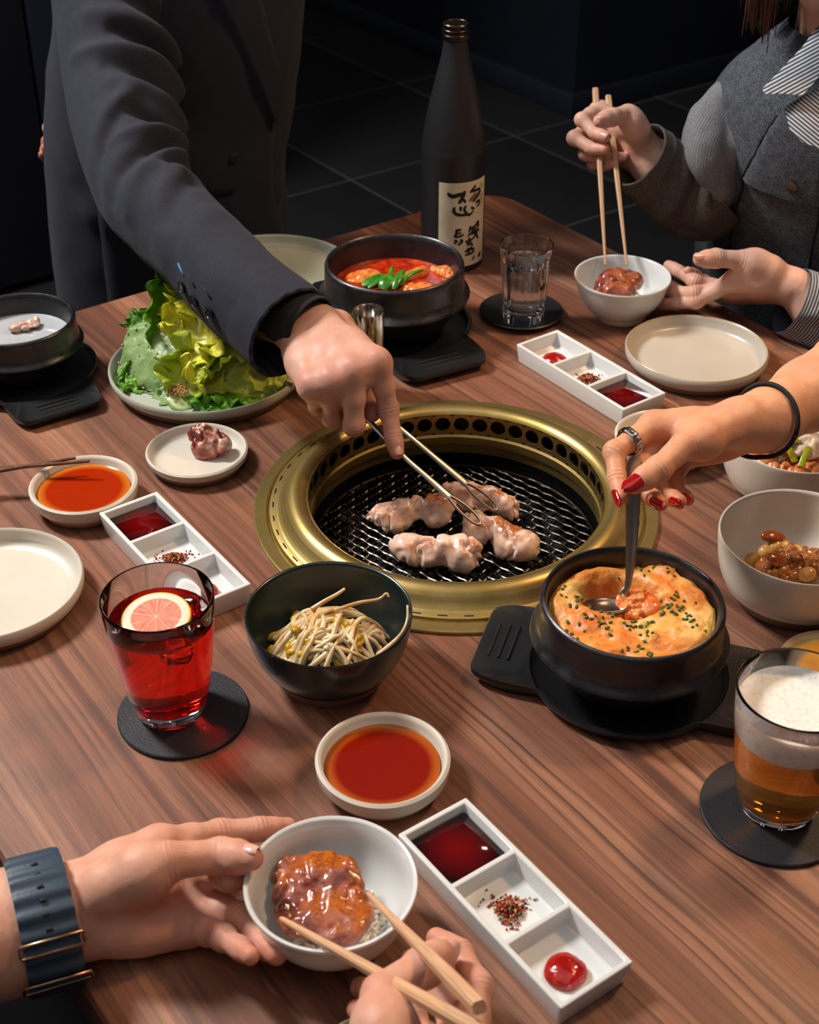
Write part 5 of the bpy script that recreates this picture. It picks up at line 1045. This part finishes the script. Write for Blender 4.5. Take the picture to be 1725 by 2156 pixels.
def sweep(C, ra, rb=None, up=None, folds=(), ns=200, nph=120, nz=(14, .003), seed=0, lip=.0035, sidx=None, close=(False, False), inner=True):
    """cloth tube along C; folds (s0, phi0, s1, phi1, depth, width) in axis-point index and degrees, phi 0 facing the camera, + to the right of it"""
    C = np.array(C, float); m = len(C); k = max(2, ns//(m-1)); A = spline(C, k); ia = np.linspace(0, m-1, len(A)); R = np.maximum(spline(np.array(ra, float)[:, None], k)[:, 0], .004)
    Rb = R if rb is None else np.maximum(spline(np.array(rb, float)[:, None], k)[:, 0], .004)
    U0 = np.array([un(CAMP-a) for a in A]) if up is None else np.broadcast_to(np.array(up, float), A.shape)
    T, U, W = frames(A, U0); ph = np.linspace(-PI, PI, nph, endpoint=False); S = np.concatenate([[0], np.cumsum(np.linalg.norm(np.diff(A, axis=0), axis=1))])
    D = np.zeros((len(A), nph)); Ss = S[:, None]
    for s0, p0, s1, p1, dp, wd in folds:
        sa, sb = np.interp([s0, s1], np.arange(m), S[::k][:m]); pa, pb = math.radians(p0), math.radians(p1); rr = np.interp((s0+s1)/2, np.arange(m), np.array(ra))
        ax_, ay, bx, by = sa, pa*rr, sb, pb*rr; L2 = (bx-ax_)**2+(by-ay)**2+1e-9
        X, Y = np.broadcast_to(Ss, D.shape), np.broadcast_to(ph*rr, D.shape); t = np.clip(((X-ax_)*(bx-ax_)+(Y-ay)*(by-ay))/L2, 0, 1)
        d = np.hypot(X-ax_-t*(bx-ax_), Y-ay-t*(by-ay)); D += dp*np.exp(-(d/wd)**2)*(.35+.65*np.cos(t*PI/2))
    P = A[:, None, :]+np.cos(ph)[None, :, None]*Rb[:, None, None]*U[:, None, :]-np.sin(ph)[None, :, None]*R[:, None, None]*W[:, None, :]
    if nz: D += fbm(P.reshape(-1, 3), nz[0], seed).reshape(D.shape)*nz[1]
    nd = P-A[:, None, :]; nd /= np.linalg.norm(nd, axis=2)[:, :, None]; P = P+nd*D[:, :, None]
    wv = np.stack([np.broadcast_to(Ss, D.shape), np.broadcast_to(ph[None, :]*R[:, None], D.shape), D], -1)
    rows = [P]; att = [wv]
    if inner:
        e0 = P[-1]-nd[-1]*lip; e1 = P[-1]-nd[-1]*lip*1.2-T[-1]*.045; mid = P[-1]-nd[-1]*lip*.5+T[-1]*lip*.45
        rows += [mid[None], e0[None], e1[None]]; att += [wv[-1:]]*3
    V = np.concatenate(rows); Wv = np.concatenate(att); nr = len(V); i = np.arange(nr*nph).reshape(nr, nph); j = np.roll(i, -1, 1)
    Q = np.stack([i[:-1], i[1:], j[1:], j[:-1]], -1).reshape(-1, 4); V = V.reshape(-1, 3); Wv = Wv.reshape(-1, 3)
    if close[0]: 
        V = np.concatenate([V, A[:1]]); Wv = np.concatenate([Wv, Wv[:1]]); Q = np.concatenate([Q, np.stack([i[0], j[0], np.full(nph, len(V)-1), np.full(nph, len(V)-1)], -1)])
    if close[1] and not inner:
        V = np.concatenate([V, A[-1:]]); Wv = np.concatenate([Wv, Wv[:1]]); Q = np.concatenate([Q, np.stack([j[-1], i[-1], np.full(nph, len(V)-1), np.full(nph, len(V)-1)], -1)])
    me = mesh_np('cloth', V, Q, {'wv': Wv}); return me, dict(A=A, U=U, W=W, R=R, Rb=Rb, k=k, D=D)
def on(info, s, ph, off=0.):
    i = min(len(info['A'])-1, int(round(s*info['k']))); p = math.radians(ph); n = math.cos(p)*info['U'][i]-math.sin(p)*info['W'][i]
    j = int((p+PI)/(2*PI)*info['D'].shape[1]) % info['D'].shape[1]
    return info['A'][i]+math.cos(p)*info['Rb'][i]*info['U'][i]-math.sin(p)*info['R'][i]*info['W'][i]+n*(off+info['D'][i, j]), n
def cloth(name, c0, c1, kind='twill', sc=1., rough=.85, sheen=.3):
    q = N(name); sp = q.n('ShaderNodeSeparateXYZ', {0: q.att('wv').outputs['Vector']}); x, y = sp.outputs[0], sp.outputs[1]
    def sn(v, per, ph=0.): return q.math('SINE', q.math('ADD', q.math('MULTIPLY', v, 2*PI/per), ph))
    if kind == 'twill':
        a = q.math('MULTIPLY', sn(q.math('ADD', x, y), .0030*sc), sn(q.math('SUBTRACT', x, q.math('MULTIPLY', y, .6)), .0022*sc)); f = q.val(a, -.35, .45)
    elif kind == 'stripe': f = q.val(sn(x, .0040*sc), -.25, .25)
    else: f = q.math('MULTIPLY', q.val(sn(y, .0032*sc), -.8, .9), q.val(q.noise(q.co(), 500, 2), .3, .7))
    n = q.noise(q.co(), 90, 4, .65)
    if kind == 'cord': f = q.math('MULTIPLY', f, q.val(n, .3, .62, .25, 1.))
    c = q.mix(f, c0, c1); q.set(Base_Color=q.mix(q.val(n, .3, .7, 0, .25), c, c0), Roughness=rough, Sheen_Weight=sheen*.12, Specular_IOR_Level=.2); q.b.inputs['Sheen Roughness'].default_value = .5
    q.bump(q.math('ADD', f, q.math('MULTIPLY', n, .6)), .3, .0008); return q.m
NAIL = M('natural_nail', 'd9a596', .25, coat=.3); REDN = M('red_nail', '9c0606', .08, coat=1.)
BTN = M('dark_horn_button', '17161a', .22, coat=.4)
BLACK = cloth('black_cotton', '08080a', '101013'); TROU = cloth('black_trousers', '0a0a0d', '121217')
def head(par, c, face, sk, hair, sc=1.):
    """head with brow, nose, mouth, ears and neck; eyes and hair are parts"""
    c = np.array(c, float); f = un(np.array((*face, 0.))); sd = np.array((-f[1], f[0], 0)); u = np.array((0, 0, 1.))
    g = lambda x, y, z: c+(sd*x+f*y+u*z)*sc
    F = Field(c-.19*sc, c+.19*sc, .004); rot = Matrix(((sd[0], f[0], 0), (sd[1], f[1], 0), (0, 0, 1))).to_euler()
    F.ell(g(0, -.01, .02), (.074*sc, .092*sc, .095*sc), rot, .02); F.ell(g(0, .030, -.055), (.052*sc, .055*sc, .06*sc), rot, .025)
    F.cone(g(0, -.015, -.08), g(0, -.03, -.18), .052*sc, .056*sc, .02); F.cone(g(0, .082, .012), g(0, .100, -.022), .008*sc, .013*sc, .01)
    F.cone(g(-.03, .074, .028), g(.03, .074, .028), .010*sc, .010*sc, .012); F.cone(g(-.02, .078, -.058), g(.02, .078, -.058), .009*sc, .009*sc, .006)
    for s_ in (-1, 1):
        F.ell(g(s_*.075, -.005, .0), (.010*sc, .018*sc, .030*sc), rot, .006); F.ball(g(s_*.030, .090, .010), .012*sc, .006, 'cut')
    V, Q = F.mesh(); o = ob('head', mesh_np('head', V, Q), sk, par, world=True, smooth=180)
    for s_ in (-1, 1): e_ = ob('eye', ell((.0115*sc,)*3, c=g(s_*.030, .0645, .009)), M('eye', 'd8d4d0', .1), par, world=True, smooth=180); ir = ob('iris', ell((.0055*sc,)*3, c=Vector(g(s_*.030, .0712, .009))-par.location), M('iris', '22140d', .1), e_, smooth=180)
    H = Field(c-.2*sc, c+.2*sc, .005); H.ell(g(0, -.024, .035), (.084*sc, .096*sc, .100*sc), rot, .01); H.ell(g(0, .085, -.03), (.07*sc, .07*sc, .075*sc), rot, .02, 'cut')
    V, Q = H.mesh(); V = V+vnormals(V, Q)*(fbm(V*np.array((1, 1, .25)), 60, 4)*.004)[:, None]; ob('hair', mesh_np('hair', V, Q), hair, par, world=True, smooth=180); return o
DHAIR = M('dark_hair', '0d0a09', .5)
# -------- the standing man in the suit
SK1 = skin('skin_a', 'c99d89', 'b06654')
P1 = emp('person', (-.31, 1.76, 0), 'person standing in a dark grey suit reaching over the table with tongs', 'person')
SUIT = cloth('suit_wool', '0e0f15', '3b3e4b', 'twill'); LIN = M('dark_trim_and_hole_shade', '060608', .6); SHIRT = cloth('charcoal_shirt', '1f2022', '28292b', 'twill', .35)
h1 = ob('hand', hand_mesh(HANDS['tongs'], 1.0), SK1, P1, world=True, smooth=180); nail(h1, HANDS['tongs'], 'ix', NAIL, 1., (.35, -.75, .55))
ax = AXES['suit_sleeve']; B0 = 3      # the visible part starts at point 3
FO = [(B0+s0, p0, B0+s1, p1, d*(1.3 if abs(d) > .001 else 1), w_*(.9 if abs(d) > .001 else 1)) for s0, p0, s1, p1, d, w_ in ((1.0, 85, .6, 0, -.011, .011), (2.0, 88, 1.5, 0, -.014, .010), (3.1, 85, 2.6, -5, -.014, .011), (4.0, 80, 3.7, 10, -.016, .010), (4.6, 60, 5.3, -35, -.011, .012), (5.4, 75, 5.2, 10, -.008, .012), (3.9, -10, 4.9, -55, -.007, .013), (6.0, 65, 6.6, 0, -.006, .013),
     (.6, 85, .2, -40, .007, .014), (1.5, 88, 1.0, -20, .010, .013), (2.55, 88, 2.0, -40, .011, .014), (3.55, 85, 3.1, 0, .011, .011), (4.3, 78, 4.4, -10, .011, .012), (3.4, 10, 4.4, -50, .006, .013), (5.0, 70, 5.9, -30, .008, .014), (5.7, 60, 6.9, -40, .005, .018), (6.9, 40, 7.6, -40, .003, .02), (8.45, -170, 8.45, 0, -.0007, .0016), (8.45, 170, 8.45, 0, -.0007, .0016))]
me, SI = sweep([a[:3] for a in ax], [a[3] for a in ax], folds=FO, ns=300, nph=190, nz=(16, .0035), seed=5, lip=.004)
sl_ = ob('sleeve', me, SUIT, P1, world=True, smooth=180)
ax = AXES['shirt_cuff']; me, CI = sweep([a[:3] for a in ax], [a[3] for a in ax], ns=60, nph=120, nz=(20, .0012), folds=((1.82, -170, 1.82, 170, -.0006, .0012),), lip=.0022); ob('shirt_cuff', me, SHIRT, P1, world=True, smooth=180)
for k, (s_, p_) in enumerate(((8.48+2, -51), (8.78+2, -51.5), (9.10+2, -47.5))):
    pos, nn = on(SI, s_-.0+0, p_, .0012)
    bm = lathe([(0, 0), (.0060, 0), (.0066, .0010), (.0066, .0022), (.0060, .0028), (.0048, .0026), (.0042, .0018), (0, .0016)], 32)
    b = ob('cuff_button', bm, BTN, P1, Vector(pos)-P1.location, Vector(nn).to_track_quat('Z', 'Y').to_euler(), smooth=40)
    for x, y in ((.0011, .0011), (-.0011, .0011), (.0011, -.0011), (-.0011, -.0011)): ob('thread', ell((.0006, .0006, .0005), seg=8, rings=6), M('blue_thread', '5f8fc4', .7) if k == 0 else LIN, b, (x, y, .0019), smooth=180)
    pa, na = on(SI, s_-.02, p_+16, .0004); pb, nb = on(SI, s_-.20, p_+21, .0004)
    ob('buttonhole', tube([pa, pa*.5+pb*.5+na*.0004, pb], .0010, 8), M('blue_stitch', '4a78b5', .7) if k == 0 else M('navy_stitch', '16171f', .8), P1, world=True, smooth=180)
TA = [(-.326, 1.79, TZ-.14), (-.322, 1.78, TZ-.02), (-.316, 1.77, TZ+.07), (-.300, 1.765, TZ+.16), (-.278, 1.755, TZ+.26), (-.27, 1.755, TZ+.38), (-.27, 1.765, TZ+.48), (-.275, 1.775, TZ+.58), (-.28, 1.785, TZ+.68)]
me, TI = sweep(TA, [.160, .158, .153, .150, .152, .165, .180, .150, .062], [.108, .110, .112, .112, .115, .12, .115, .095, .058], up=(.10, -1, 0), ns=160, nph=140, nz=(9, .006), seed=9, inner=False,
    folds=((1.2, -60, 3.2, -85, .006, .02), (1.0, -80, 2.0, -40, -.005, .02), (2.6, 20, 3.6, -30, -.005, .022), (1.6, 35, 2.4, -20, .004, .02)))
ob('jacket', me, SUIT, P1, world=True, smooth=180)
def surf(info, pts, off, th, mat, name, par, nu=10):
    """thick panel lying on a swept surface; pts rows of (s, phi0, phi1)"""
    bm = bmesh.new(); L0 = []
    for o_ in (off, off-th):
        L0.append([[bm.verts.new(on(info, s, p0+(p1-p0)*j/nu, o_*(1 if 0 < j < nu else .4) if o_ == off else 0)[0]) for j in range(nu+1)] for s, p0, p1 in pts])
    for g, fl_ in ((L0[0], 0), (L0[1], 1)):
        for i in range(len(pts)-1):
            for j in range(nu):
                f = [g[i][j], g[i][j+1], g[i+1][j+1], g[i+1][j]]; bm.faces.new(f[::-1] if fl_ else f)
    n = len(pts)
    for i in range(n-1):
        for j in (0, nu): bm.faces.new((L0[0][i][j], L0[0][i+1][j], L0[1][i+1][j], L0[1][i][j]))
    for j in range(nu):
        for i in (0, n-1): bm.faces.new((L0[0][i][j], L0[0][i][j+1], L0[1][i][j+1], L0[1][i][j]))
    o = ob(name, bm, mat, par, world=True, smooth=60); return o
surf(TI, [(s_, 30, e_) for s_, e_ in zip(np.linspace(.1, 6, 30), np.interp(np.linspace(.1, 6, 30), (.1, .9, 1.85, 2.2, 3.55, 4.35, 6), (-50, -66, -60, -62, -54, -34, -15)))], .009, .004, SUIT, 'jacket_front', P1, 24)
surf(TI, [(s_, a_, b_) for s_, a_, b_ in ((3.2, -52, -55), (3.7, -36, -52), (4.4, -14, -36), (5.2, 2, -24), (6.0, 5, -12))], .016, .006, SUIT, 'lapel', P1, 8)
surf(TI, [(2.08, -20, -35), (2.12, -20, -35), (2.16, -20, -35)], .0125, .003, LIN, 'pocket', P1, 8)
pos, nn = on(TI, 2.65, -32, .010); ob('front_button', lathe([(0, 0), (.006, 0), (.0064, .0012), (.0056, .002), (0, .0014)], 24), M('dull_button', '1a1a1e', .6), P1, Vector(pos)-P1.location, Vector(nn).to_track_quat('Z', 'Y').to_euler(), smooth=40)
for sx in (-.058, .062):
    me, _ = sweep([(-.335+sx, 1.785, TZ-.08), (-.335+sx*1.1, 1.80, .45), (-.33+sx*1.2, 1.82, .12), (-.33+sx*1.2, 1.83, .03)], [.082, .078, .066, .062], ns=50, nph=40, inner=False, close=(True, True)); ob('trouser_leg', me, TROU, P1, world=True, smooth=180)
    ob('shoe', ell((.048, .13, .04), c=(-.33+sx*1.2, 1.79, .032), seg=20, rings=12), BTN, P1, world=True, smooth=180)
h2 = ob('hand', hand_mesh(HANDS['back'], .8, .002), SK1, P1, world=True, smooth=180)
head(P1, (-.285, 1.79, TZ+.86), (.2, -1), SK1, DHAIR)
# -------- the seated woman in the grey jacket
SK2 = skin('skin_b', 'dab09b', 'c27f6c')
P2 = emp('person', (.52, 1.68, 0), 'person seated at the far right in a grey jacket over a striped shirt holding chopsticks', 'person')
GREYJ = cloth('grey_denim', '2c2f36', '9298a2', 'cord', .7); LITE = cloth('light_grey_twill', '66676b', 'a8a8aa', 'cord', .9); BRNJ = cloth('brown_grey_denim', '3f3833', '7f7468', 'cord', .8); STRI = cloth('striped_shirt', '3a4049', 'bcc0c8', 'stripe', .82, .8, .1)
h3 = ob('hand', hand_mesh(HANDS['picks'], .88), SK2, P2, world=True, smooth=180)
for k, d_ in (('ix', (.25, -.9, .3)), ('ri', (.5, -.8, .3)), ('th', (-.3, -.85, .45))): nail(h3, HANDS['picks'], k, NAIL, .88, d_)
h4 = ob('hand', hand_mesh(HANDS['palm'], .90), SK2, P2, world=True, smooth=180); nail(h4, HANDS['palm'], 'th', NAIL, .92, (-.25, -.55, .8), .25)
ax = AXES['jacket_upper']; me, UI = sweep([a[:3] for a in ax], [a[3] for a in ax], ns=90, nph=110, nz=(22, .0035), seed=3, inner=False, close=(True, True), folds=((2.2, -20, 4.0, 60, -.006, .010), (2.6, -60, 4.2, 20, .006, .012), (1.2, -40, 2.6, 40, .004, .014), (3.2, -70, 4.6, -10, -.005, .009))); ob('upper_sleeve', me, LITE, P2, world=True, smooth=180)
ax = AXES['jacket_forearm']; me, JI = sweep([a[:3] for a in ax], [a[3] for a in ax], ns=110, nph=120, nz=(22, .003), seed=4, lip=.003, close=(True, False), folds=((1.2, 60, 2.2, -40, -.007, .009), (1.0, 20, 1.8, -60, .007, .011), (2.2, 50, 2.9, -50, .005, .010), (2.6, 60, 3.3, -40, -.004, .009), (3.5, -170, 3.5, 170, .0012, .002))); ob('forearm_sleeve', me, BRNJ, P2, world=True, smooth=180)
ax = AXES['striped_cuff']; me, _ = sweep([a[:3] for a in ax], [a[3] for a in ax], ns=80, nph=110, nz=(22, .0035), seed=6, lip=.002, close=(True, False), folds=((1, -40, 2.6, 10, .004, .008), (1.2, 10, 2.8, 30, -.004, .007))); ob('striped_sleeve', me, STRI, P2, world=True, smooth=180)
TA = [(.545, 1.72, TZ-.30), (.525, 1.69, TZ-.15), (.512, 1.66, TZ-.01), (.497, 1.62, TZ+.07), (.485, 1.585, TZ+.14), (.472, 1.56, TZ+.205), (.470, 1.55, TZ+.255), (.47, 1.545, TZ+.30)]
me, WI = sweep(TA, [.165, .158, .155, .158, .160, .140, .105, .065], [.12, .118, .115, .112, .108, .098, .075, .055], up=(-.62, -.78, 0), ns=120, nph=140, nz=(10, .006), seed=12, inner=False,
    folds=((1.0, -30, 3.0, -50, .008, .014), (1.2, -10, 2.8, -30, -.008, .012), (1.0, 10, 2.6, -10, .008, .014), (1.0, 30, 2.4, 15, -.007, .012), (3, -60, 4.5, -30, -.006, .012), (2.6, -70, 3.8, -75, .006, .012)))
ob('jacket', me, GREYJ, P2, world=True, smooth=180)
surf(WI, [(s_, 20-(s_-4.45)*10, -19) for s_ in np.linspace(4.45, 5.45, 12)], .0055, .0035, GREYJ, 'pocket_flap', P2, 14)
SEAM = M('dark_seam', '141417', .9)
for pts in (((4.44, 21), (4.48, 12), (4.50, 4), (4.5, -8), (4.44, -19)), ((4.44, 21), (5.0, 15), (5.47, 10.5)), ((4.4, 20), (3.8, 20.5), (3.2, 21), (2.4, 22.5)), ((4.4, -16), (3.8, -16), (3.2, -17), (2.4, -19))):
    ob('seam', tube([on(WI, s_, p_, .0012 if j else .0022)[0] for j, (s_, p_) in enumerate(spline(pts, 6))], .0016, 6), SEAM, P2, world=True, smooth=180)
pos, nn = on(WI, 4.7, -4, .0055); ob('jacket_button', lathe([(0, 0), (.0075, 0), (.008, .0018), (.0065, .0028), (0, .0022)], 24), M('brass_button', '5e564a', .4, .8), P2, Vector(pos)-P2.location, Vector(nn).to_track_quat('Z', 'Y').to_euler(), smooth=40)
def panel(pts, th, mat, name, par):
    P = np.array(pts); c = P.mean(0); n = un(CAMP-c); V = []; m = len(P); rg_ = []
    for o_ in (th/2, -th/2):
        V += [c+n*(o_+.006)]+[c+(p-c)*.5+n*(o_+.004) for p in P]+[p+n*o_ for p in P]
    F = []; k = 2*m+1
    for b, fl_ in ((0, 0), (k, 1)):
        for i in range(m):
            j = (i+1) % m; f1 = (b, b+1+i, b+1+j); f2 = (b+1+i, b+1+m+i, b+1+m+j, b+1+j); F += [f1[::-1] if fl_ else f1, f2[::-1] if fl_ else f2]
    for i in range(m): j = (i+1) % m; F.append((1+m+i, k+1+m+i, k+1+m+j, 1+m+j))
    me = bpy.data.meshes.new(name); me.from_pydata([tuple(v) for v in V], [], F); u = un(P[0]-P[len(P)//2]); w2 = np.cross(n, u)
    at = me.attributes.new('wv', 'FLOAT_VECTOR', 'POINT'); at.data.foreach_set('vector', np.array([((v-c)@w2, (v-c)@u, 0) for v in V], np.float32).ravel())
    return ob(name, me, mat, par, world=True, smooth=50)
panel(OUT['collar'], .004, STRI, 'collar', P2); panel(OUT['placket'], .003, STRI, 'shirt_front', P2)
BHAIR = M('brown_hair', '4a2c20', .4, var=(200, '6b4430', .4, .6))
HC = np.array((.452, 1.530, TZ+.43)); head(P2, HC, (-.62, -.78), SK2, BHAIR, .92)
rng = random.Random(9); bm = bmesh.new(); fa = math.atan2(-.78, -.62)
for k in range(900):
    t = rng.uniform(-PI, PI)
    if abs(t) < .46: continue
    R_ = .088+rng.gauss(0, .0045); c_, s_ = math.cos(fa+t), math.sin(fa+t); zl = TZ+.309+rng.gauss(0, .007)-.012*math.cos(2*t)
    P_ = [(HC[0]+c_*R_*f_, HC[1]+s_*R_*f_, z_) for f_, z_ in ((.25, TZ+.556), (.72, TZ+.525), (1., TZ+.45), (1.05, TZ+.385), (.98+rng.gauss(0, .03), zl))]
    tube(P_, [.0022, .0026, .0024, .0020, .0005], 5, bm=bm)
ob('hair_strands', bm, BHAIR, P2, world=True, smooth=180, kind='stuff')
for sx in (-1, 1):
    a = np.array((.52+.06*sx, 1.70-.06*sx, .46)); b = a+np.array((-.30, -.28, .06)); me, _ = sweep([a, (a+b)/2, b, b+np.array((.01, .02, -.10)), b+np.array((.02, .04, -.44))], [.085, .08, .068, .06, .05], ns=60, nph=40, inner=False, close=(True, True), up=(0, 0, 1)); ob('trouser_leg', me, TROU, P2, world=True, smooth=180)
# -------- the woman reaching in from the right with the spoon
SK3 = skin('skin_c', 'dba37e', 'c4694a')
P3 = emp('person', (.86, .98, 0), 'person reaching in from the right edge with a bare forearm, red nails and a spoon', 'person')
h5 = ob('hand', hand_mesh(HANDS['spoon'], .88), SK3, P3, world=True, smooth=180)
for k, d_, l_, w_ in (('th', (-.35, -.68, .75), .75, 1.22), ('ix', (-.85, -.50, .1), .85, 1.1), ('mi', (-.1, -.85, .25), .9, 1.15), ('ri', (.05, -.85, .25), .9, 1.15), ('pi', (.1, -.8, .35), .9, 1.1)): nail(h5, HANDS['spoon'], k, REDN, .9, d_, l_, w_)
def fit(me, par, c, axis, slab=.004, n=72, far=.055):
    """outline of a limb about the axis through c: list of n radii by angle"""
    V = np.empty(len(me.vertices)*3, np.float32); me.vertices.foreach_get('co', V); V = V.reshape(-1, 3)+np.array(par.location); c = np.array(c, float); a = un(np.array(axis, float))
    u = un(np.cross(a, (0, 0, 1.))); v_ = np.cross(a, u); d = V-c; m = (np.abs(d@a) < slab) & (np.linalg.norm(d, axis=1) < far); t = np.arctan2(d[m]@v_, d[m]@u); r = np.hypot(d[m]@u, d[m]@v_)
    g = np.linspace(0, 2*PI, n, endpoint=False); o = np.array([r[np.abs((t-x+PI) % (2*PI)-PI) < .12].max(initial=r.mean()) for x in g]); return np.convolve(np.r_[o[-4:], o, o[:4]], np.ones(9)/9, 'valid'), u, v_, a
def band(par, me, c, axis, wd, th, mat, name, corr=None, gap=.0005, n=72, slab=None, far=.055):
    R0, u, v_, a = fit(me, par, c, axis, slab or wd/2, n, far); c = np.array(c, float); bm = bmesh.new(); prof = [(-wd/2, 0), (-wd/2, th*.7), (-wd*.4, th), (wd*.4, th), (wd/2, th*.7), (wd/2, 0)]; R = []
    for i in range(n):
        t = 2*PI*i/n; d = math.cos(t)*u+math.sin(t)*v_; k = corr(t) if corr else 0; R.append([bm.verts.new(c+a*x+d*(R0[i]+gap+h+(k if h > 0 else 0))) for x, h in prof])
    for i in range(n):
        A, B = R[i], R[(i+1) % n]
        for j in range(len(prof)): bm.faces.new((A[j], A[(j+1) % len(prof)], B[(j+1) % len(prof)], B[j]))
    return ob(name, bm, mat, par, world=True, smooth=45), R0, u, v_, a
ht = np.array(OUT['hairtie']); ax_ = ht[1]-ht[0]
R0, u, v_, a = fit(h5.data, P3, ht[0], ax_+np.array((0, 0, -.006)), far=.036)
o = ob('hair_tie', tube([ht[0]+(R0[i % 72]+.0012)*(math.cos(2*PI*i/72)*u+math.sin(2*PI*i/72)*v_) for i in range(73)], .0020, 8, up=tuple(a)), M('black_elastic', '0c0c10', .7, bump=(900, .0004)), P3, world=True, smooth=180)
J = [np.array(p) for p in HANDS['spoon']['ix']]; SIL = M('silver', 'b9b6b0', .18, 1., bump=(180, .0006))
rg_ = band(P3, h5.data, J[0]*.40+J[1]*.60, J[1]-J[0], .0062, .0014, SIL, 'finger_ring', corr=lambda t: .0004*math.cos(9*t), slab=.002, far=.0125)
f2, f3 = np.array(HANDS['spoon']['fore'][2][:3]), np.array(HANDS['spoon']['fore'][3][:3])
me, _ = sweep([(.80, 1.10, TZ+.27), (.72, 1.22, TZ+.20), (.61, 1.24, TZ+.165), f3, f2*.63+f3*.37], [.072, .064, .058, .054, .052], ns=60, nph=60, close=(True, False), up=(0, 0, 1)); ob('sleeve', me, BLACK, P3, world=True, smooth=180)
def sitter(par, x, y, face, sk, hair, z=0.):
    f_ = un(np.array((*face, 0.))); lean = np.array([f_[0]*.05, f_[1]*.05])
    me, _ = sweep([(x, y, TZ-.28), (x, y, TZ-.05), (x+lean[0], y+lean[1], TZ+.15), (x+lean[0]*1.3, y+lean[1]*1.3, TZ+.27+z), (x+lean[0]*1.4, y+lean[1]*1.4, TZ+.33+z), (x+lean[0]*1.4, y+lean[1]*1.4, TZ+.36+z)], [.165, .155, .165, .17, .10, .058], [.12, .115, .115, .10, .075, .055], up=tuple(f_), ns=60, nph=70, inner=False, close=(True, True)); ob('shirt', me, BLACK, par, world=True, smooth=180)
    head(par, (x+lean[0]*2.2, y+lean[1]*2.2, TZ+.53+z), face, sk, hair)
    sd = np.array((-f_[1], f_[0]))
    for s_ in (-1, 1):
        a = np.array((x+sd[0]*.09*s_, y+sd[1]*.09*s_, .50)); b = a+f_*.40; b[2] = .52
        me, _ = sweep([a, (a+b)/2, b, b+np.array((0, 0, -.09)), b+np.array((0, 0, -.47))], [.085, .082, .068, .06, .05], ns=60, nph=40, inner=False, close=(True, True), up=(0, 0, 1) if False else tuple(sd)+(0,)); ob('trouser_leg', me, TROU, par, world=True, smooth=180)
sitter(P3, .86, .98, (-.81, -.1), SK3, DHAIR)
# -------- the diner in front with the watch
SK4 = skin('skin_d', 'd3a28a', 'b9674f')
P4 = emp('person', (-.55, .06, 0), 'person at the bottom left holding a rice bowl and chopsticks, wearing a watch', 'person')
h6 = ob('hand', hand_mesh(HANDS['hold'], 1.0), SK4, P4, world=True, smooth=180); nail(h6, HANDS['hold'], 'th', NAIL, 1., (.15, .35, .9))
h7 = ob('hand', hand_mesh(HANDS['eat'], 1.0), SK4, P4, world=True, smooth=180); nail(h7, HANDS['eat'], 'th', NAIL, 1., (.75, .15, .6))
wa = [np.array(p) for p in OUT['watch']]; STRAP = M('navy_rubber_strap', '2b3d4d', .5, bump=(500, .0003)); ST2 = M('blue_steel', 'a8876c', .25, 1.)
wx = wa[2]-wa[0]
wt, R0, u, v_, a = band(P4, h6.data, wa[1], wx, .034, .0030, STRAP, 'watch_strap', corr=lambda t: .0009*math.cos(20*t), n=144, gap=.0008)
t0 = math.atan2((CAMP-wa[1])@v_, (CAMP-wa[1])@u); sg = 1 if (math.cos(t0+.5)*u+math.sin(t0+.5)*v_)[1] > (math.cos(t0)*u+math.sin(t0)*v_)[1] else -1
for k in range(6):
    t = t0+sg*math.radians(56-k*13); d = math.cos(t)*u+math.sin(t)*v_; r = R0[int((t % (2*PI))/(2*PI)*144) % 144]+.0042
    ob('strap_hole_shade', box(.0042, .0022, .0012, .0005), LIN, wt, Vector(wa[1]+d*r-np.array(P4.location)), Matrix(np.stack([a, np.cross(d, a), d], 1).tolist()).to_euler())  # dark boxes stand in for the shade inside the holes
for dt, wd_ in ((-22, .038), (-62, .041)):
    t = t0+sg*math.radians(dt); d = math.cos(t)*u+math.sin(t)*v_; tn = np.cross(d, a); r = R0[int((t % (2*PI))/(2*PI)*144) % 144]+.0045; c = wa[1]+d*r
    pts = [c+a*(wd_/2*x)+tn*(.0040*y) for x, y in ((-1, -.6), (-.97, -1), (.97, -1), (1, -.6), (1, .6), (.97, 1), (-.97, 1), (-1, .6), (-1, -.6))]
    ob('keeper_loop', tube(pts, .0011, 8, up=tuple(d)), ST2, wt, smooth=60).data.transform(Matrix.Translation(-P4.location))
el, er = np.array(HANDS['hold']['fore'][-1][:3]), np.array(HANDS['eat']['fore'][-1][:3])
me, _ = sweep([np.array((-.63, .20, TZ+.21)), (el+np.array((-.63, .20, TZ+.21)))/2+np.array((-.03, .02, 0)), el+np.array((-.02, 0, -.01)), el+np.array((.125, -.004, .044))], [.066, .064, .060, .056], ns=60, nph=50, close=(True, False), up=(0, 0, 1)); ob('sleeve', me, BLACK, P4, world=True, smooth=180)
me, _ = sweep([np.array((-.43, -.05, TZ+.21)), np.array((-.24, -.02, TZ+.10)), er+np.array((-.03, -.03, -.01)), er+np.array((.003, .05, .01))], [.066, .064, .060, .054], ns=60, nph=50, close=(True, False), up=(0, 0, 1)); ob('sleeve', me, BLACK, P4, world=True, smooth=180)
sitter(P4, -.55, .06, (.62, .78), SK4, DHAIR, -.04)
